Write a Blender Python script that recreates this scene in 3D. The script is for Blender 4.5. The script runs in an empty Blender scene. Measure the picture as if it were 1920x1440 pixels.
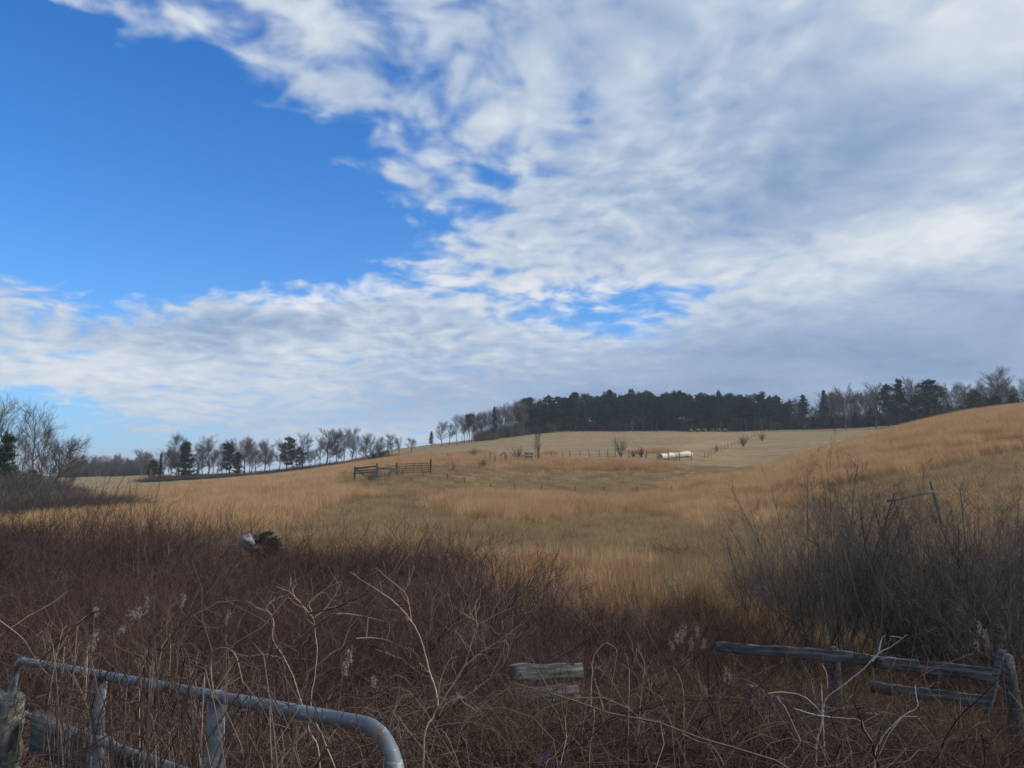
import bpy, math, random
import numpy as np
from mathutils import Vector, Matrix

R_ = math.radians
SC = bpy.context.scene
COL = SC.collection
random.seed(7)
RNG = np.random.default_rng(11)

# ------------------------------------------------------------------ camera
EYE = 1.6                      # eye above the road verge at the origin
FPX, HOR = 1387.0, 890.0       # focal length and horizon row, photograph pixels
PITCH = math.atan((HOR - 720.0) / FPX)
cam_d = bpy.data.cameras.new('camera')
cam_d.sensor_width = 36.0
cam_d.lens = FPX / 1920.0 * 36.0
cam_d.clip_start, cam_d.clip_end = 0.05, 6000.0
cam = bpy.data.objects.new('camera', cam_d)
COL.objects.link(cam)
cam.location = (0, 0, EYE)
cam.rotation_euler = (R_(90) + PITCH, 0, 0)
SC.camera = cam

# ------------------------------------------------------------------ light
SUN_EL, SUN_AZ = R_(38), R_(98)          # azimuth clockwise from +Y (view direction): from the right, through thin cloud
sun_d = bpy.data.lights.new('sun', 'SUN')
sun_d.energy, sun_d.angle, sun_d.color = 2.8, R_(12), (1.0, 0.93, 0.84)
sun = bpy.data.objects.new('sun', sun_d)
COL.objects.link(sun)
sdir = Vector((math.sin(SUN_AZ) * math.cos(SUN_EL), math.cos(SUN_AZ) * math.cos(SUN_EL), math.sin(SUN_EL)))
sun.rotation_euler = sdir.to_track_quat('Z', 'Y').to_euler()

SC.view_settings.view_transform = 'Standard'
SC.view_settings.look = 'None'
SC.view_settings.exposure = 0.35
SC.view_settings.gamma = 1.0
CY = SC.cycles
CY.max_bounces, CY.diffuse_bounces, CY.glossy_bounces, CY.transmission_bounces, CY.transparent_max_bounces = 2, 1, 1, 1, 2
CY.caustics_reflective = CY.caustics_refractive = False
CY.use_adaptive_sampling, CY.adaptive_threshold = True, 0.02
CY.use_denoising = True
CY.sample_clamp_direct, CY.sample_clamp_indirect = 6.0, 2.0


def pdir(px, py):
    x, y = (px - 960.0) / FPX, -(py - 720.0) / FPX
    c, s = math.cos(PITCH), math.sin(PITCH)
    return np.array((x, c - y * s, s + y * c))


def at(px, py, r):
    """the point r metres away (level distance) in the direction that the photograph shows at px, py"""
    d = pdir(px, py)
    return d / math.hypot(d[0], d[1]) * r + np.array((0, 0, EYE))


def project(P):
    """photograph px, row of world points (N,3)"""
    c, s = math.cos(PITCH), math.sin(PITCH)
    x, y, z = P[:, 0], P[:, 1], P[:, 2] - EYE
    f = np.maximum(y * c + z * s, 0.05)
    u = -y * s + z * c
    return 960 + FPX * x / f, 720 - FPX * u / f


# ------------------------------------------------------------------ node helper
class NT:
    def __init__(self, tree):
        self.t = tree
        self.n, self.l = tree.nodes, tree.links

    def node(self, kind, **kw):
        nd = self.n.new(kind)
        for k, v in kw.items():
            setattr(nd, k, v)
        return nd

    def put(self, sock, v):
        if isinstance(v, bpy.types.NodeSocket):
            self.l.new(v, sock)
        elif v is not None:
            try:
                sock.default_value = v
            except TypeError:
                sock.default_value = (v, v, v)

    def math(self, op, a, b=None, c=None, clamp=False):
        nd = self.node('ShaderNodeMath', operation=op, use_clamp=clamp)
        for s, v in zip(nd.inputs, (a, b, c)):
            self.put(s, v)
        return nd.outputs[0]

    def vmath(self, op, a, b=None, scale=None):
        nd = self.node('ShaderNodeVectorMath', operation=op)
        self.put(nd.inputs[0], a)
        if b is not None:
            self.put(nd.inputs[1], b)
        if scale is not None:
            self.put(nd.inputs['Scale'], scale)
        return nd.outputs['Value'] if op in ('LENGTH', 'DOT_PRODUCT') else nd.outputs[0]

    def noise(self, vec, scale, detail=4, rough=0.5, dist=0.0, lac=2.0, dim='3D', color=False):
        nd = self.node('ShaderNodeTexNoise', noise_dimensions=dim)
        if vec is not None:
            self.l.new(vec, nd.inputs['Vector'])
        for k, v in (('Scale', scale), ('Detail', detail), ('Roughness', rough), ('Distortion', dist), ('Lacunarity', lac)):
            nd.inputs[k].default_value = v
        return nd.outputs['Color' if color else 'Fac']

    def mapr(self, v, a, b, c=0.0, d=1.0, smooth=True):
        nd = self.node('ShaderNodeMapRange', interpolation_type='SMOOTHSTEP' if smooth else 'LINEAR')
        for s, x in zip(nd.inputs, (v, a, b, c, d)):
            self.put(s, x)
        return nd.outputs[0]

    def mix(self, f, a, b, blend='MIX'):
        nd = self.node('ShaderNodeMix', data_type='RGBA', blend_type=blend)
        nd.clamp_factor = True
        self.put(nd.inputs[0], f)
        for s, v in ((nd.inputs[6], a), (nd.inputs[7], b)):
            if isinstance(v, tuple) and len(v) == 3:
                v = (*v, 1.0)
            self.put(s, v)
        return nd.outputs[2]

    def ramp(self, f, stops):
        nd = self.node('ShaderNodeValToRGB')
        e = nd.color_ramp.elements
        while len(e) < len(stops):
            e.new(0.5)
        for el, (p, c) in zip(e, stops):
            el.position = p
            el.color = (*c, 1.0)
        self.put(nd.inputs[0], f)
        return nd.outputs[0]

    def mapping(self, vec, loc=(0, 0, 0), rot=(0, 0, 0), scale=(1, 1, 1), kind='POINT'):
        nd = self.node('ShaderNodeMapping', vector_type=kind)
        self.l.new(vec, nd.inputs[0])
        nd.inputs['Location'].default_value = loc
        nd.inputs['Rotation'].default_value = rot
        nd.inputs['Scale'].default_value = scale
        return nd.outputs[0]


# ------------------------------------------------------------------ sky
def q_of(px, py):
    d = pdir(px, py)
    d = d / np.linalg.norm(d)
    return math.atan2(d[0], d[1]), math.asin(d[2])


def make_world():
    w = bpy.data.worlds.new('World')
    SC.world = w
    w.use_nodes = True
    w.cycles.sampling_method, w.cycles.sample_map_resolution = 'MANUAL', 512
    t = NT(w.node_tree)
    t.n.clear()
    out = t.node('ShaderNodeOutputWorld')
    bg = t.node('ShaderNodeBackground')
    t.l.new(bg.outputs[0], out.inputs[0])
    sky = t.node('ShaderNodeTexSky', sky_type='NISHITA')
    sky.sun_disc = False
    sky.sun_elevation, sky.sun_rotation = SUN_EL, SUN_AZ
    sky.air_density, sky.dust_density, sky.ozone_density = 1.0, 0.3, 2.5
    tc = t.node('ShaderNodeTexCoord').outputs['Generated']
    sep = t.node('ShaderNodeSeparateXYZ')
    t.l.new(tc, sep.inputs[0])
    dx, dy, dz = sep.outputs
    zc = t.math('MAXIMUM', dz, 0.0)
    inv = t.math('DIVIDE', 1.0, t.math('ADD', zc, 0.20))
    cmb = t.node('ShaderNodeCombineXYZ')
    t.put(cmb.inputs[0], t.math('MULTIPLY', dx, inv))
    t.put(cmb.inputs[1], t.math('MULTIPLY', dy, inv))
    P = cmb.outputs[0]                                       # where the ray meets the cloud layer
    az, el = t.math('ARCTAN2', dx, dy), t.math('ARCSINE', dz)
    cq = t.node('ShaderNodeCombineXYZ')
    t.put(cq.inputs[0], az)
    t.put(cq.inputs[1], el)
    # bend the outlines of the broad fields so that none of them is an ellipse
    wq = t.vmath('SCALE', t.vmath('SUBTRACT', t.noise(P, 0.9, 4, 0.55, color=True), (0.5, 0.5, 0.5)), scale=0.16)
    Q = t.vmath('ADD', cq.outputs[0], wq)

    def field(blobs, base):
        acc = base
        for px, py, rx, ry, rot, s in blobs:
            a, e = q_of(px, py)
            k = 1.0 / FPX
            cosb = math.cos(e)
            m = t.mapping(Q, (a, e, 0), (0, 0, R_(rot)), (rx * k / max(cosb, .8), ry * k, 10.0), 'TEXTURE')
            g = t.node('ShaderNodeTexGradient', gradient_type='SPHERICAL')
            t.l.new(m, g.inputs[0])
            g2 = t.mapr(g.outputs[1], 0.0, 1.0)
            acc = t.math('MULTIPLY_ADD', g2, s, acc)
        return acc

    # where the layer is open (minus) and where it is shut (plus)
    cov = field(SKY_OPEN, 0.95)
    calm = t.math('MAXIMUM', field(SKY_CALM, 1.0), 0.25)
    warp = t.vmath('SCALE', t.vmath('SUBTRACT', t.noise(P, 2.6, 2, 0.5, color=True), (0.5, 0.5, 0.5)), scale=0.20)
    Pw = t.vmath('ADD', P, warp)
    n_mid = t.noise(t.mapping(Pw, rot=(0, 0, R_(-20)), scale=(0.85, 1.15, 1)), 2.0, 4, 0.55)
    n_puff = t.noise(Pw, 11.5, 2.5, 0.5)
    n_wisp = t.noise(Pw, 30.0, 4, 0.6)
    n_big = t.noise(t.mapping(P, rot=(0, 0, R_(-34)), scale=(0.4, 1.0, 1)), 1.3, 3, 0.5)

    def c5(n, k):
        return t.math('MULTIPLY', t.math('SUBTRACT', n, 0.5), k)
    d = t.math('ADD', t.math('ADD', cov, c5(n_mid, 1.3)), t.math('ADD', t.math('MULTIPLY', c5(n_puff, 2.3), calm), c5(n_wisp, 0.55)))
    mask = t.mapr(d, 0.05, 1.25)
    # light on the layer: broad bands and single puffs
    lum = field(SKY_TONE, 0.62)
    lum = t.math('ADD', lum, t.math('ADD', c5(n_big, 0.8), t.math('ADD', t.math('MULTIPLY', c5(n_puff, 1.25), t.math('MULTIPLY', calm, t.mapr(dz, 0.02, 0.22, 0.5, 1.0))), t.math('ADD', c5(n_mid, 0.75), c5(n_wisp, 0.13)))))
    edge = t.math('MULTIPLY', t.mapr(d, 1.5, 0.6), 0.10)
    lum = t.math('ADD', lum, edge)
    ccol = t.ramp(t.math('DIVIDE', lum, 1.3), [(0.0, (1.9, 2.95, 4.9)), (0.23, (2.95, 4.1, 6.05)), (0.43, (4.3, 5.3, 7.0)), (0.62, (6.0, 6.8, 7.9)), (0.80, (7.8, 8.15, 8.7)), (1.0, (9.0, 9.1, 9.2))])
    low = t.math('POWER', 2.718, t.math('MULTIPLY', zc, -7.0))
    blue = t.mix(1.0, sky.outputs[0], BLUE_GAIN, 'MULTIPLY')
    blue = t.mix(t.math('MULTIPLY', low, 0.95), blue, (4.6, 6.3, 8.2))
    ccol = t.mix(t.math('MULTIPLY', low, 0.45), ccol, (4.9, 5.9, 7.4))
    full = t.mix(mask, blue, ccol)
    t.l.new(full, bg.inputs[0])
    bg.inputs[1].default_value = 0.078
    return w

BLUE_GAIN = (0.20, 1.02, 1.85)
SKY_OPEN = [
    (170, 310, 760, 430, 0, -1.85), (480, 390, 400, 200, 8, -0.9), (60, 120, 500, 260, 0, -0.6),
    (60, 470, 420, 110, 0, -0.6), (720, 440, 150, 70, 20, -0.35),
    (1130, 584, 330, 70, 6, -1.15), (980, 300, 260, 70, 28, -0.45), (180, 640, 130, 34, 10, -0.35),
    (50, 775, 230, 70, 0, -1.3), (240, 808, 210, 34, -4, -1.1),
    (540, 140, 360, 190, -35, 0.42), (305, 95, 90, 62, 20, 1.15), (222, 118, 60, 40, 0, 1.0), (185, 172, 55, 36, -20, 0.9), (120, 15, 110, 36, 0, 0.9), (625, 205, 90, 55, 0, 0.8), (520, 170, 90, 40, -20, 0.6), (770, 340, 90, 40, -10, 0.7), (560, 530, 110, 26, 0, 0.8), (120, 20, 200, 60, 0, 0.40), (30, 320, 120, 60, 0, 0.5), (860, 400, 200, 90, 30, -0.3),
    (150, 650, 460, 120, 0, 0.75), (60, 25, 120, 40, 0, 0.2), (330, 60, 160, 70, 0, 0.12),
    (320, 585, 560, 80, 0, 0.75), (700, 650, 620, 150, 0, 0.5), (1500, 300, 800, 520, 0, 0.6), (1650, 650, 700, 170, 0, 0.6),
]
# smooth, featureless stretches of the layer
SKY_CALM = [(1650, 640, 900, 170, 6, -0.85), (1700, 250, 520, 330, 20, -0.6), (1150, 60, 420, 150, 0, -0.35)]
SKY_TONE = [
    (430, 615, 320, 80, 3, -0.42), (300, 530, 480, 60, 0, 0.25), (620, 560, 400, 60, 10, 0.28), (200, 670, 460, 110, 0, 0.22), (560, 700, 260, 60, 0, 0.12),
    (1650, 660, 860, 170, 6, -0.42), (1150, 740, 600, 60, 0, -0.20), (1600, 285, 440, 90, 12, -0.30), (1100, 40, 420, 110, 0, -0.20),
    (1700, 450, 520, 80, 9, 0.34), (1250, 520, 420, 70, 14, 0.18), (1850, 120, 320, 170, 30, 0.22), (1000, 570, 360, 80, 0, 0.22),
    (330, 830, 200, 18, 0, -0.3), (900, 230, 300, 130, 30, 0.10),
]
make_world()

# ------------------------------------------------------------------ scene helpers
def tag(o, label=None, cat=None, group=None, kind=None):
    for k, v in (('label', label), ('category', cat), ('group', group), ('kind', kind)):
        if v:
            o[k] = v
    return o


def link(o, parent=None):
    COL.objects.link(o)
    if parent is not None:
        o.parent = parent
    return o


def empty(name, loc=(0, 0, 0), rz=0.0):
    o = bpy.data.objects.new(name, None)
    o.empty_display_size = 0.2
    o.location = tuple(float(v) for v in loc)
    o.rotation_euler = (0, 0, rz)
    return link(o)


def mesh_np(name, V, F, mat=None, v=None, smooth=False):
    """V (n,3); F one (k,3|4) array or a list of them; v = per-vertex attribute"""
    me = bpy.data.meshes.new(name)
    Fs = F if isinstance(F, list) else [F]
    V = np.ascontiguousarray(V, dtype=np.float32)
    me.vertices.add(len(V))
    me.vertices.foreach_set('co', V.ravel())
    idx = np.concatenate([f.ravel() for f in Fs]).astype(np.int32)
    tot = np.concatenate([np.full(len(f), f.shape[1], dtype=np.int32) for f in Fs])
    start = np.concatenate([[0], np.cumsum(tot)[:-1]]).astype(np.int32)
    me.loops.add(len(idx))
    me.loops.foreach_set('vertex_index', idx)
    me.polygons.add(len(tot))
    me.polygons.foreach_set('loop_start', start)
    if smooth:
        me.polygons.foreach_set('use_smooth', np.ones(len(tot), dtype=bool))
    if v is not None:
        a = me.attributes.new('v', 'FLOAT', 'POINT')
        a.data.foreach_set('value', np.ascontiguousarray(v, dtype=np.float32))
    me.update(calc_edges=True)
    me.validate()
    if mat is not None:
        me.materials.append(mat)
    return me


def obj(name, me, parent=None):
    return link(bpy.data.objects.new(name, me), parent)


def tubes(P, R, sides=3, v=None):
    """rings round M polylines of N points: P (M,N,3), R (M,N)"""
    P, R = np.asarray(P, float), np.asarray(R, float)
    M, N, _ = P.shape
    T = np.gradient(P, axis=1)
    T /= np.linalg.norm(T, axis=2, keepdims=True) + 1e-9
    mean = P[:, -1] - P[:, 0]
    ref = np.where((np.abs(mean[:, 2]) > 0.8 * np.linalg.norm(mean, axis=1))[:, None], np.array([[1.0, 0.13, 0.0]]), np.array([[0.05, 0.1, 1.0]]))
    U = np.cross(T, ref[:, None, :])
    U /= np.linalg.norm(U, axis=2, keepdims=True) + 1e-9
    W = np.cross(T, U)
    a = np.arange(sides) * 2 * np.pi / sides
    ring = P[:, :, None, :] + R[:, :, None, None] * (np.cos(a)[None, None, :, None] * U[:, :, None, :] + np.sin(a)[None, None, :, None] * W[:, :, None, :])
    V = ring.reshape(-1, 3)
    m, n, s = np.meshgrid(np.arange(M), np.arange(N - 1), np.arange(sides), indexing='ij')
    b = (m * N + n) * sides
    s2 = (s + 1) % sides
    F = np.stack([b + s, b + s2, b + sides + s2, b + sides + s], axis=-1).reshape(-1, 4)
    if v is None:
        v = RNG.random(M)
    vv = np.repeat(v, N * sides)
    return V, F, vv


def join(parts):
    Vs, Fs, vs, off = [], [], [], 0
    for V, F, v in parts:
        Vs.append(V)
        Fs.append(F + off)
        vs.append(v)
        off += len(V)
    q = [f for f in Fs if f.shape[1] == 4]
    tr = [f for f in Fs if f.shape[1] == 3]
    F = []
    if q:
        F.append(np.concatenate(q))
    if tr:
        F.append(np.concatenate(tr))
    return np.concatenate(Vs), F, np.concatenate(vs)


def unit(a):
    return a / (np.linalg.norm(a, axis=-1, keepdims=True) + 1e-9)


def sprout(P, R, n, t0, t1, ang, length, up, N, rf, rng, taper=0.35, lenfall=0.5, wob=0.05):
    """n children on every polyline of P: returns (M*n,N,3), radii"""
    M, K, _ = P.shape
    k = np.repeat(np.arange(M), n)
    t = np.tile((np.arange(n) + 0.5) / n, M) + rng.uniform(-0.5, 0.5, M * n) / n
    t = t0 + (t1 - t0) * np.clip(t, 0, 1)
    x = t * (K - 1)
    i = np.minimum(x.astype(int), K - 2)
    f = (x - i)[:, None]
    base = P[k, i] * (1 - f) + P[k, i + 1] * f
    tan = unit(P[k, i + 1] - P[k, i])
    r0 = (R[k, i] * (1 - f[:, 0]) + R[k, i + 1] * f[:, 0]) * rf
    perp = unit(np.cross(tan, rng.normal(size=(M * n, 3))))
    a = rng.uniform(ang[0], ang[1], M * n)[:, None]
    d = unit(tan * np.cos(a) + perp * np.sin(a))
    L = rng.uniform(length[0], length[1], M * n) * (1 - lenfall * t)
    s = np.linspace(0, 1, N)
    side = unit(np.cross(d, rng.normal(size=d.shape)))
    C = base[:, None, :] + (L[:, None] * s[None])[:, :, None] * d[:, None, :]
    C = C + (L[:, None] * (s ** 2)[None] * up)[:, :, None] * np.array([0, 0, 1.0])
    C = C + (L[:, None] * (s ** 2)[None] * rng.uniform(-0.25, 0.25, M * n)[:, None])[:, :, None] * side[:, None, :]
    C[:, 1:] += rng.normal(size=C[:, 1:].shape) * (L[:, None, None] * wob)
    Rr = r0[:, None] * (1 - (1 - taper) * s[None])
    return C, Rr


# ------------------------------------------------------------------ materials
def mat_new(name):
    m = bpy.data.materials.new(name)
    m.use_nodes = True
    t = NT(m.node_tree)
    bsdf = m.node_tree.nodes['Principled BSDF']
    bsdf.inputs['Specular IOR Level'].default_value = 0.25
    return m, t, bsdf


def mat_strand(name, stops, rough=0.9, spec=0.0, per_obj=0.3, translucent=0.0):
    m, t, b = mat_new(name)
    at_ = t.node('ShaderNodeAttribute', attribute_name='v').outputs['Fac']
    rnd = t.node('ShaderNodeObjectInfo').outputs['Random']
    f = t.math('ADD', t.math('MULTIPLY', at_, 1 - per_obj), t.math('MULTIPLY', rnd, per_obj))
    t.l.new(t.ramp(f, stops), b.inputs['Base Color'])
    b.inputs['Roughness'].default_value = rough
    b.inputs['Specular IOR Level'].default_value = spec
    if translucent:                                            # thin blades let light through
        tr = t.node('ShaderNodeBsdfTranslucent')
        t.l.new(t.n['Color Ramp'].outputs[0], tr.inputs[0])
        mx = t.node('ShaderNodeMixShader')
        mx.inputs[0].default_value = translucent
        t.l.new(b.outputs[0], mx.inputs[1])
        t.l.new(tr.outputs[0], mx.inputs[2])
        t.l.new(mx.outputs[0], t.n['Material Output'].inputs[0])
    return m


def mat_noise(name, stops, scale=8.0, rough=0.85, bump=0.3, stretch=(1, 1, 1), detail=6, metal=0.0, bscale=None, spec=0.3):
    m, t, b = mat_new(name)
    co = t.node('ShaderNodeTexCoord').outputs['Object']
    mp = t.mapping(co, scale=stretch)
    n = t.noise(mp, scale, detail, 0.6)
    t.l.new(t.ramp(n, stops), b.inputs['Base Color'])
    b.inputs['Roughness'].default_value = rough
    b.inputs['Metallic'].default_value = metal
    b.inputs['Specular IOR Level'].default_value = spec
    if bump:
        bp = t.node('ShaderNodeBump')
        bp.inputs['Strength'].default_value = bump
        bp.inputs['Distance'].default_value = 0.02
        t.l.new(t.noise(mp, bscale or scale * 3, 5, 0.65), bp.inputs['Height'])
        t.l.new(bp.outputs[0], b.inputs['Normal'])
    return m


M_BARK = mat_noise('bark', [(0.3, (0.055, 0.048, 0.043)), (0.7, (0.135, 0.12, 0.11))], 3.0, stretch=(3, 3, 0.6))
M_TWIG = mat_strand('bare_twig', [(0.0, (0.075, 0.062, 0.056)), (1.0, (0.15, 0.125, 0.112))])
M_PBARK = mat_noise('pine_bark', [(0.3, (0.045, 0.035, 0.03)), (0.7, (0.11, 0.085, 0.07))], 3.0, stretch=(3, 3, 0.8))
M_NEEDLE = mat_strand('pine_needle', [(0.0, (0.02, 0.036, 0.025)), (0.6, (0.04, 0.066, 0.042)), (1.0, (0.075, 0.105, 0.062))])
M_CEDAR = mat_strand('cedar_needle', [(0.0, (0.025, 0.038, 0.024)), (1.0, (0.06, 0.07, 0.042))])
M_BRUSH = mat_strand('bramble_cane', [(0.0, (0.036, 0.022, 0.020)), (0.45, (0.076, 0.045, 0.041)), (0.7, (0.125, 0.083, 0.069)), (0.85, (0.155, 0.125, 0.108)), (1.0, (0.28, 0.215, 0.165))], per_obj=0.42)
M_CANE = mat_strand('near_cane', [(0.0, (0.026, 0.016, 0.015)), (0.5, (0.062, 0.039, 0.034)), (0.8, (0.11, 0.075, 0.061)), (1.0, (0.30, 0.23, 0.18))], per_obj=0.1)
M_WEED = mat_strand('dry_weed', [(0.0, (0.045, 0.029, 0.023)), (0.55, (0.092, 0.061, 0.044)), (0.85, (0.15, 0.105, 0.075)), (1.0, (0.30, 0.22, 0.155))])
M_SHRUB = mat_strand('grey_shrub', [(0.0, (0.05, 0.042, 0.039)), (0.6, (0.11, 0.095, 0.085)), (1.0, (0.23, 0.20, 0.175))])
M_VINE = mat_strand('vine', [(0.0, (0.045, 0.029, 0.026)), (0.6, (0.10, 0.069, 0.057)), (0.9, (0.17, 0.128, 0.10)), (1.0, (0.32, 0.255, 0.20))])
M_SEDGE = mat_strand('broomsedge', [(0.0, (0.34, 0.20, 0.098)), (0.5, (0.53, 0.33, 0.17)), (1.0, (0.70, 0.49, 0.285))], per_obj=0.55, translucent=0.4)
M_RUSTG = mat_strand('bent_rust_grass', [(0.0, (0.085, 0.045, 0.022)), (0.5, (0.16, 0.085, 0.038)), (1.0, (0.27, 0.165, 0.08))], per_obj=0.5)
M_TAN = mat_strand('tan_grass', [(0.0, (0.19, 0.128, 0.066)), (0.5, (0.36, 0.25, 0.132)), (1.0, (0.55, 0.395, 0.22))], per_obj=0.5, translucent=0.4)
M_PALE = mat_noise('pale_stalk', [(0.35, (0.24, 0.165, 0.11)), (0.65, (0.47, 0.365, 0.26))], 9.0, bump=0.3)
M_BONE = mat_noise('bleached_branch', [(0.35, (0.27, 0.235, 0.20)), (0.6, (0.56, 0.52, 0.47))], 6.0, bump=0.1)
M_WOOD = mat_noise('weathered_wood', [(0.32, (0.025, 0.025, 0.026)), (0.48, (0.08, 0.081, 0.082)), (0.70, (0.20, 0.198, 0.192))], 2.6, stretch=(0.7, 14, 14), bump=0.6, bscale=7)
M_POST = mat_noise('weathered_post', [(0.32, (0.022, 0.022, 0.022)), (0.5, (0.06, 0.06, 0.06)), (0.75, (0.15, 0.146, 0.138))], 2.6, stretch=(14, 14, 0.7), bump=0.6, bscale=7)
M_FARPOST = mat_noise('dark_fence_post', [(0.3, (0.075, 0.066, 0.058)), (0.7, (0.15, 0.13, 0.115))], 5.0, bump=0.3)
M_RUST = mat_noise('rusted_steel', [(0.3, (0.08, 0.033, 0.025)), (0.7, (0.16, 0.06, 0.04))], 9.0, bump=0.2)
M_WIRE = mat_noise('old_wire', [(0.3, (0.10, 0.085, 0.08)), (0.7, (0.2, 0.18, 0.17))], 20.0, bump=0.0, rough=0.5)


def mat_galv():
    m, t, b = mat_new('painted_steel_pipe')
    co = t.node('ShaderNodeTexCoord').outputs['Object']
    n = t.noise(co, 6.0, 6, 0.6)
    col = t.ramp(n, [(0.3, (0.095, 0.108, 0.128)), (0.55, (0.142, 0.16, 0.182)), (0.75, (0.225, 0.243, 0.26))])
    scuff = t.mapr(t.noise(t.mapping(co, scale=(14, 14, 40)), 1.6, 5, 0.75), 0.53, 0.64)
    col = t.mix(t.math('MULTIPLY', scuff, 0.55), col, (0.46, 0.50, 0.53))
    rust = t.mapr(t.noise(co, 13.0, 6, 0.75), 0.57, 0.68)
    col = t.mix(t.math('MULTIPLY', rust, 0.8), col, (0.13, 0.075, 0.05))
    t.l.new(col, b.inputs['Base Color'])
    b.inputs['Metallic'].default_value = 0.25
    t.l.new(t.mapr(n, 0.3, 0.8, 0.42, 0.75), b.inputs['Roughness'])
    bp = t.node('ShaderNodeBump')
    bp.inputs['Strength'].default_value = 0.15
    bp.inputs['Distance'].default_value = 0.004
    t.l.new(t.noise(co, 60.0, 4, 0.6), bp.inputs['Height'])
    t.l.new(bp.outputs[0], b.inputs['Normal'])
    return m


def mat_lichen():
    m, t, b = mat_new('lichen_covered_wood')
    co = t.node('ShaderNodeTexCoord').outputs['Object']
    n = t.noise(t.mapping(co, scale=(9, 9, 1.5)), 2.4, 6, 0.65)
    col = t.ramp(n, [(0.35, (0.035, 0.034, 0.034)), (0.65, (0.16, 0.155, 0.15))])
    li = t.mapr(t.noise(co, 9.0, 7, 0.7), 0.44, 0.56)
    col = t.mix(li, col, t.ramp(t.noise(co, 50.0, 3, 0.6), [(0.35, (0.08, 0.085, 0.05)), (0.65, (0.30, 0.30, 0.21))]))
    t.l.new(col, b.inputs['Base Color'])
    b.inputs['Roughness'].default_value = 0.95
    bp = t.node('ShaderNodeBump')
    bp.inputs['Strength'].default_value = 0.8
    bp.inputs['Distance'].default_value = 0.01
    t.l.new(t.noise(co, 30.0, 6, 0.7), bp.inputs['Height'])
    t.l.new(bp.outputs[0], b.inputs['Normal'])
    return m


M_GALV, M_LICHEN = mat_galv(), mat_lichen()


# ------------------------------------------------------------------ ground
def _hash(i, j, seed):
    h = (i * 374761393 + j * 668265263 + seed * 974711) & 0xFFFFFFFF
    h = ((h ^ (h >> 13)) * 1274126177) & 0xFFFFFFFF
    return ((h ^ (h >> 16)) & 0xFFFF) / 65535.0


def vnoise(x, y, seed=0):
    i, j = np.floor(x).astype(np.int64), np.floor(y).astype(np.int64)
    fx, fy = x - i, y - j
    fx, fy = fx * fx * (3 - 2 * fx), fy * fy * (3 - 2 * fy)
    a, b, c, d = _hash(i, j, seed), _hash(i + 1, j, seed), _hash(i, j + 1, seed), _hash(i + 1, j + 1, seed)
    return (a * (1 - fx) + b * fx) * (1 - fy) + (c * (1 - fx) + d * fx) * fy


def fbm(x, y, seed=0, oct_=4, g=0.5):
    s, amp, tot = 0.0, 1.0, 0.0
    for k in range(oct_):
        s = s + amp * vnoise(x * 2 ** k + 17.3 * k, y * 2 ** k - 9.1 * k, seed + k)
        tot += amp
        amp *= g
    return s / tot


NEAR = [(0.0, -1.6), (1.0, -1.62), (2.0, -1.97), (5.0, -2.45), (8.0, -3.15), (13.0, -3.75), (18.0, -4.05)]
# photograph column: (distance in metres, photograph row at which that ground shows)
COLS = {
    -500: [(32, 1050), (60, 985), (100, 945), (160, 920), (300, 897)],
    0:    [(32, 1030), (55, 982), (85, 953), (130, 930), (210, 908), (330, 894)],
    150:  [(32, 1030), (55, 978), (80, 953), (120, 931), (180, 912), (260, 901), (340, 894)],
    300:  [(32, 1030), (55, 973), (80, 946), (120, 924), (170, 910), (205, 902), (270, 895), (340, 890)],
    400:  [(32, 1030), (55, 970), (80, 938), (115, 916), (160, 904), (205, 895), (270, 892), (340, 889)],
    500:  [(32, 1028), (50, 980), (75, 938), (105, 913), (145, 899), (170, 895), (205, 889), (300, 887)],
    620:  [(32, 1028), (50, 974), (75, 926), (95, 902), (130, 887), (165, 879), (205, 873), (300, 871)],
    720:  [(32, 1028), (50, 970), (72, 917), (86, 893), (120, 876), (160, 865), (205, 858), (260, 850), (330, 846)],
    800:  [(32, 1030), (50, 970), (72, 919), (88, 886), (120, 868), (160, 853), (205, 845), (260, 838), (330, 836)],
    920:  [(26, 1060), (38, 1003), (60, 948), (80, 920), (95, 894), (120, 866), (160, 846), (215, 831), (265, 825), (340, 822)],
    1080: [(26, 1062), (38, 1007), (60, 954), (80, 924), (98, 901), (118, 874), (133, 855), (190, 833), (280, 810), (340, 808)],
    1250: [(26, 1060), (38, 1007), (60, 956), (80, 924), (98, 902), (118, 874), (133, 854), (190, 833), (285, 809), (340, 808)],
    1400: [(26, 1058), (38, 1003), (58, 947), (78, 915), (100, 897), (130, 870), (170, 846), (220, 825), (290, 808), (340, 807)],
    1550: [(26, 1052), (38, 988), (55, 928), (72, 884), (88, 854), (94, 850), (110, 851), (150, 849), (200, 828), (290, 805), (340, 804)],
    1700: [(26, 1046), (38, 972), (55, 902), (72, 855), (90, 822), (104, 810), (120, 810), (160, 811), (220, 806), (290, 796), (340, 796)],
    1800: [(26, 1042), (38, 962), (55, 891), (72, 842), (90, 805), (106, 787), (122, 785), (160, 789), (220, 791), (290, 788), (340, 788)],
    1920: [(26, 1038), (38, 952), (55, 881), (72, 832), (90, 793), (108, 772), (126, 769), (160, 772), (220, 776), (290, 779), (340, 780)],
    2300: [(26, 1030), (38, 939), (55, 864), (72, 810), (90, 767), (110, 745), (130, 741), (170, 745), (290, 760), (340, 764)],
}


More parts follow.
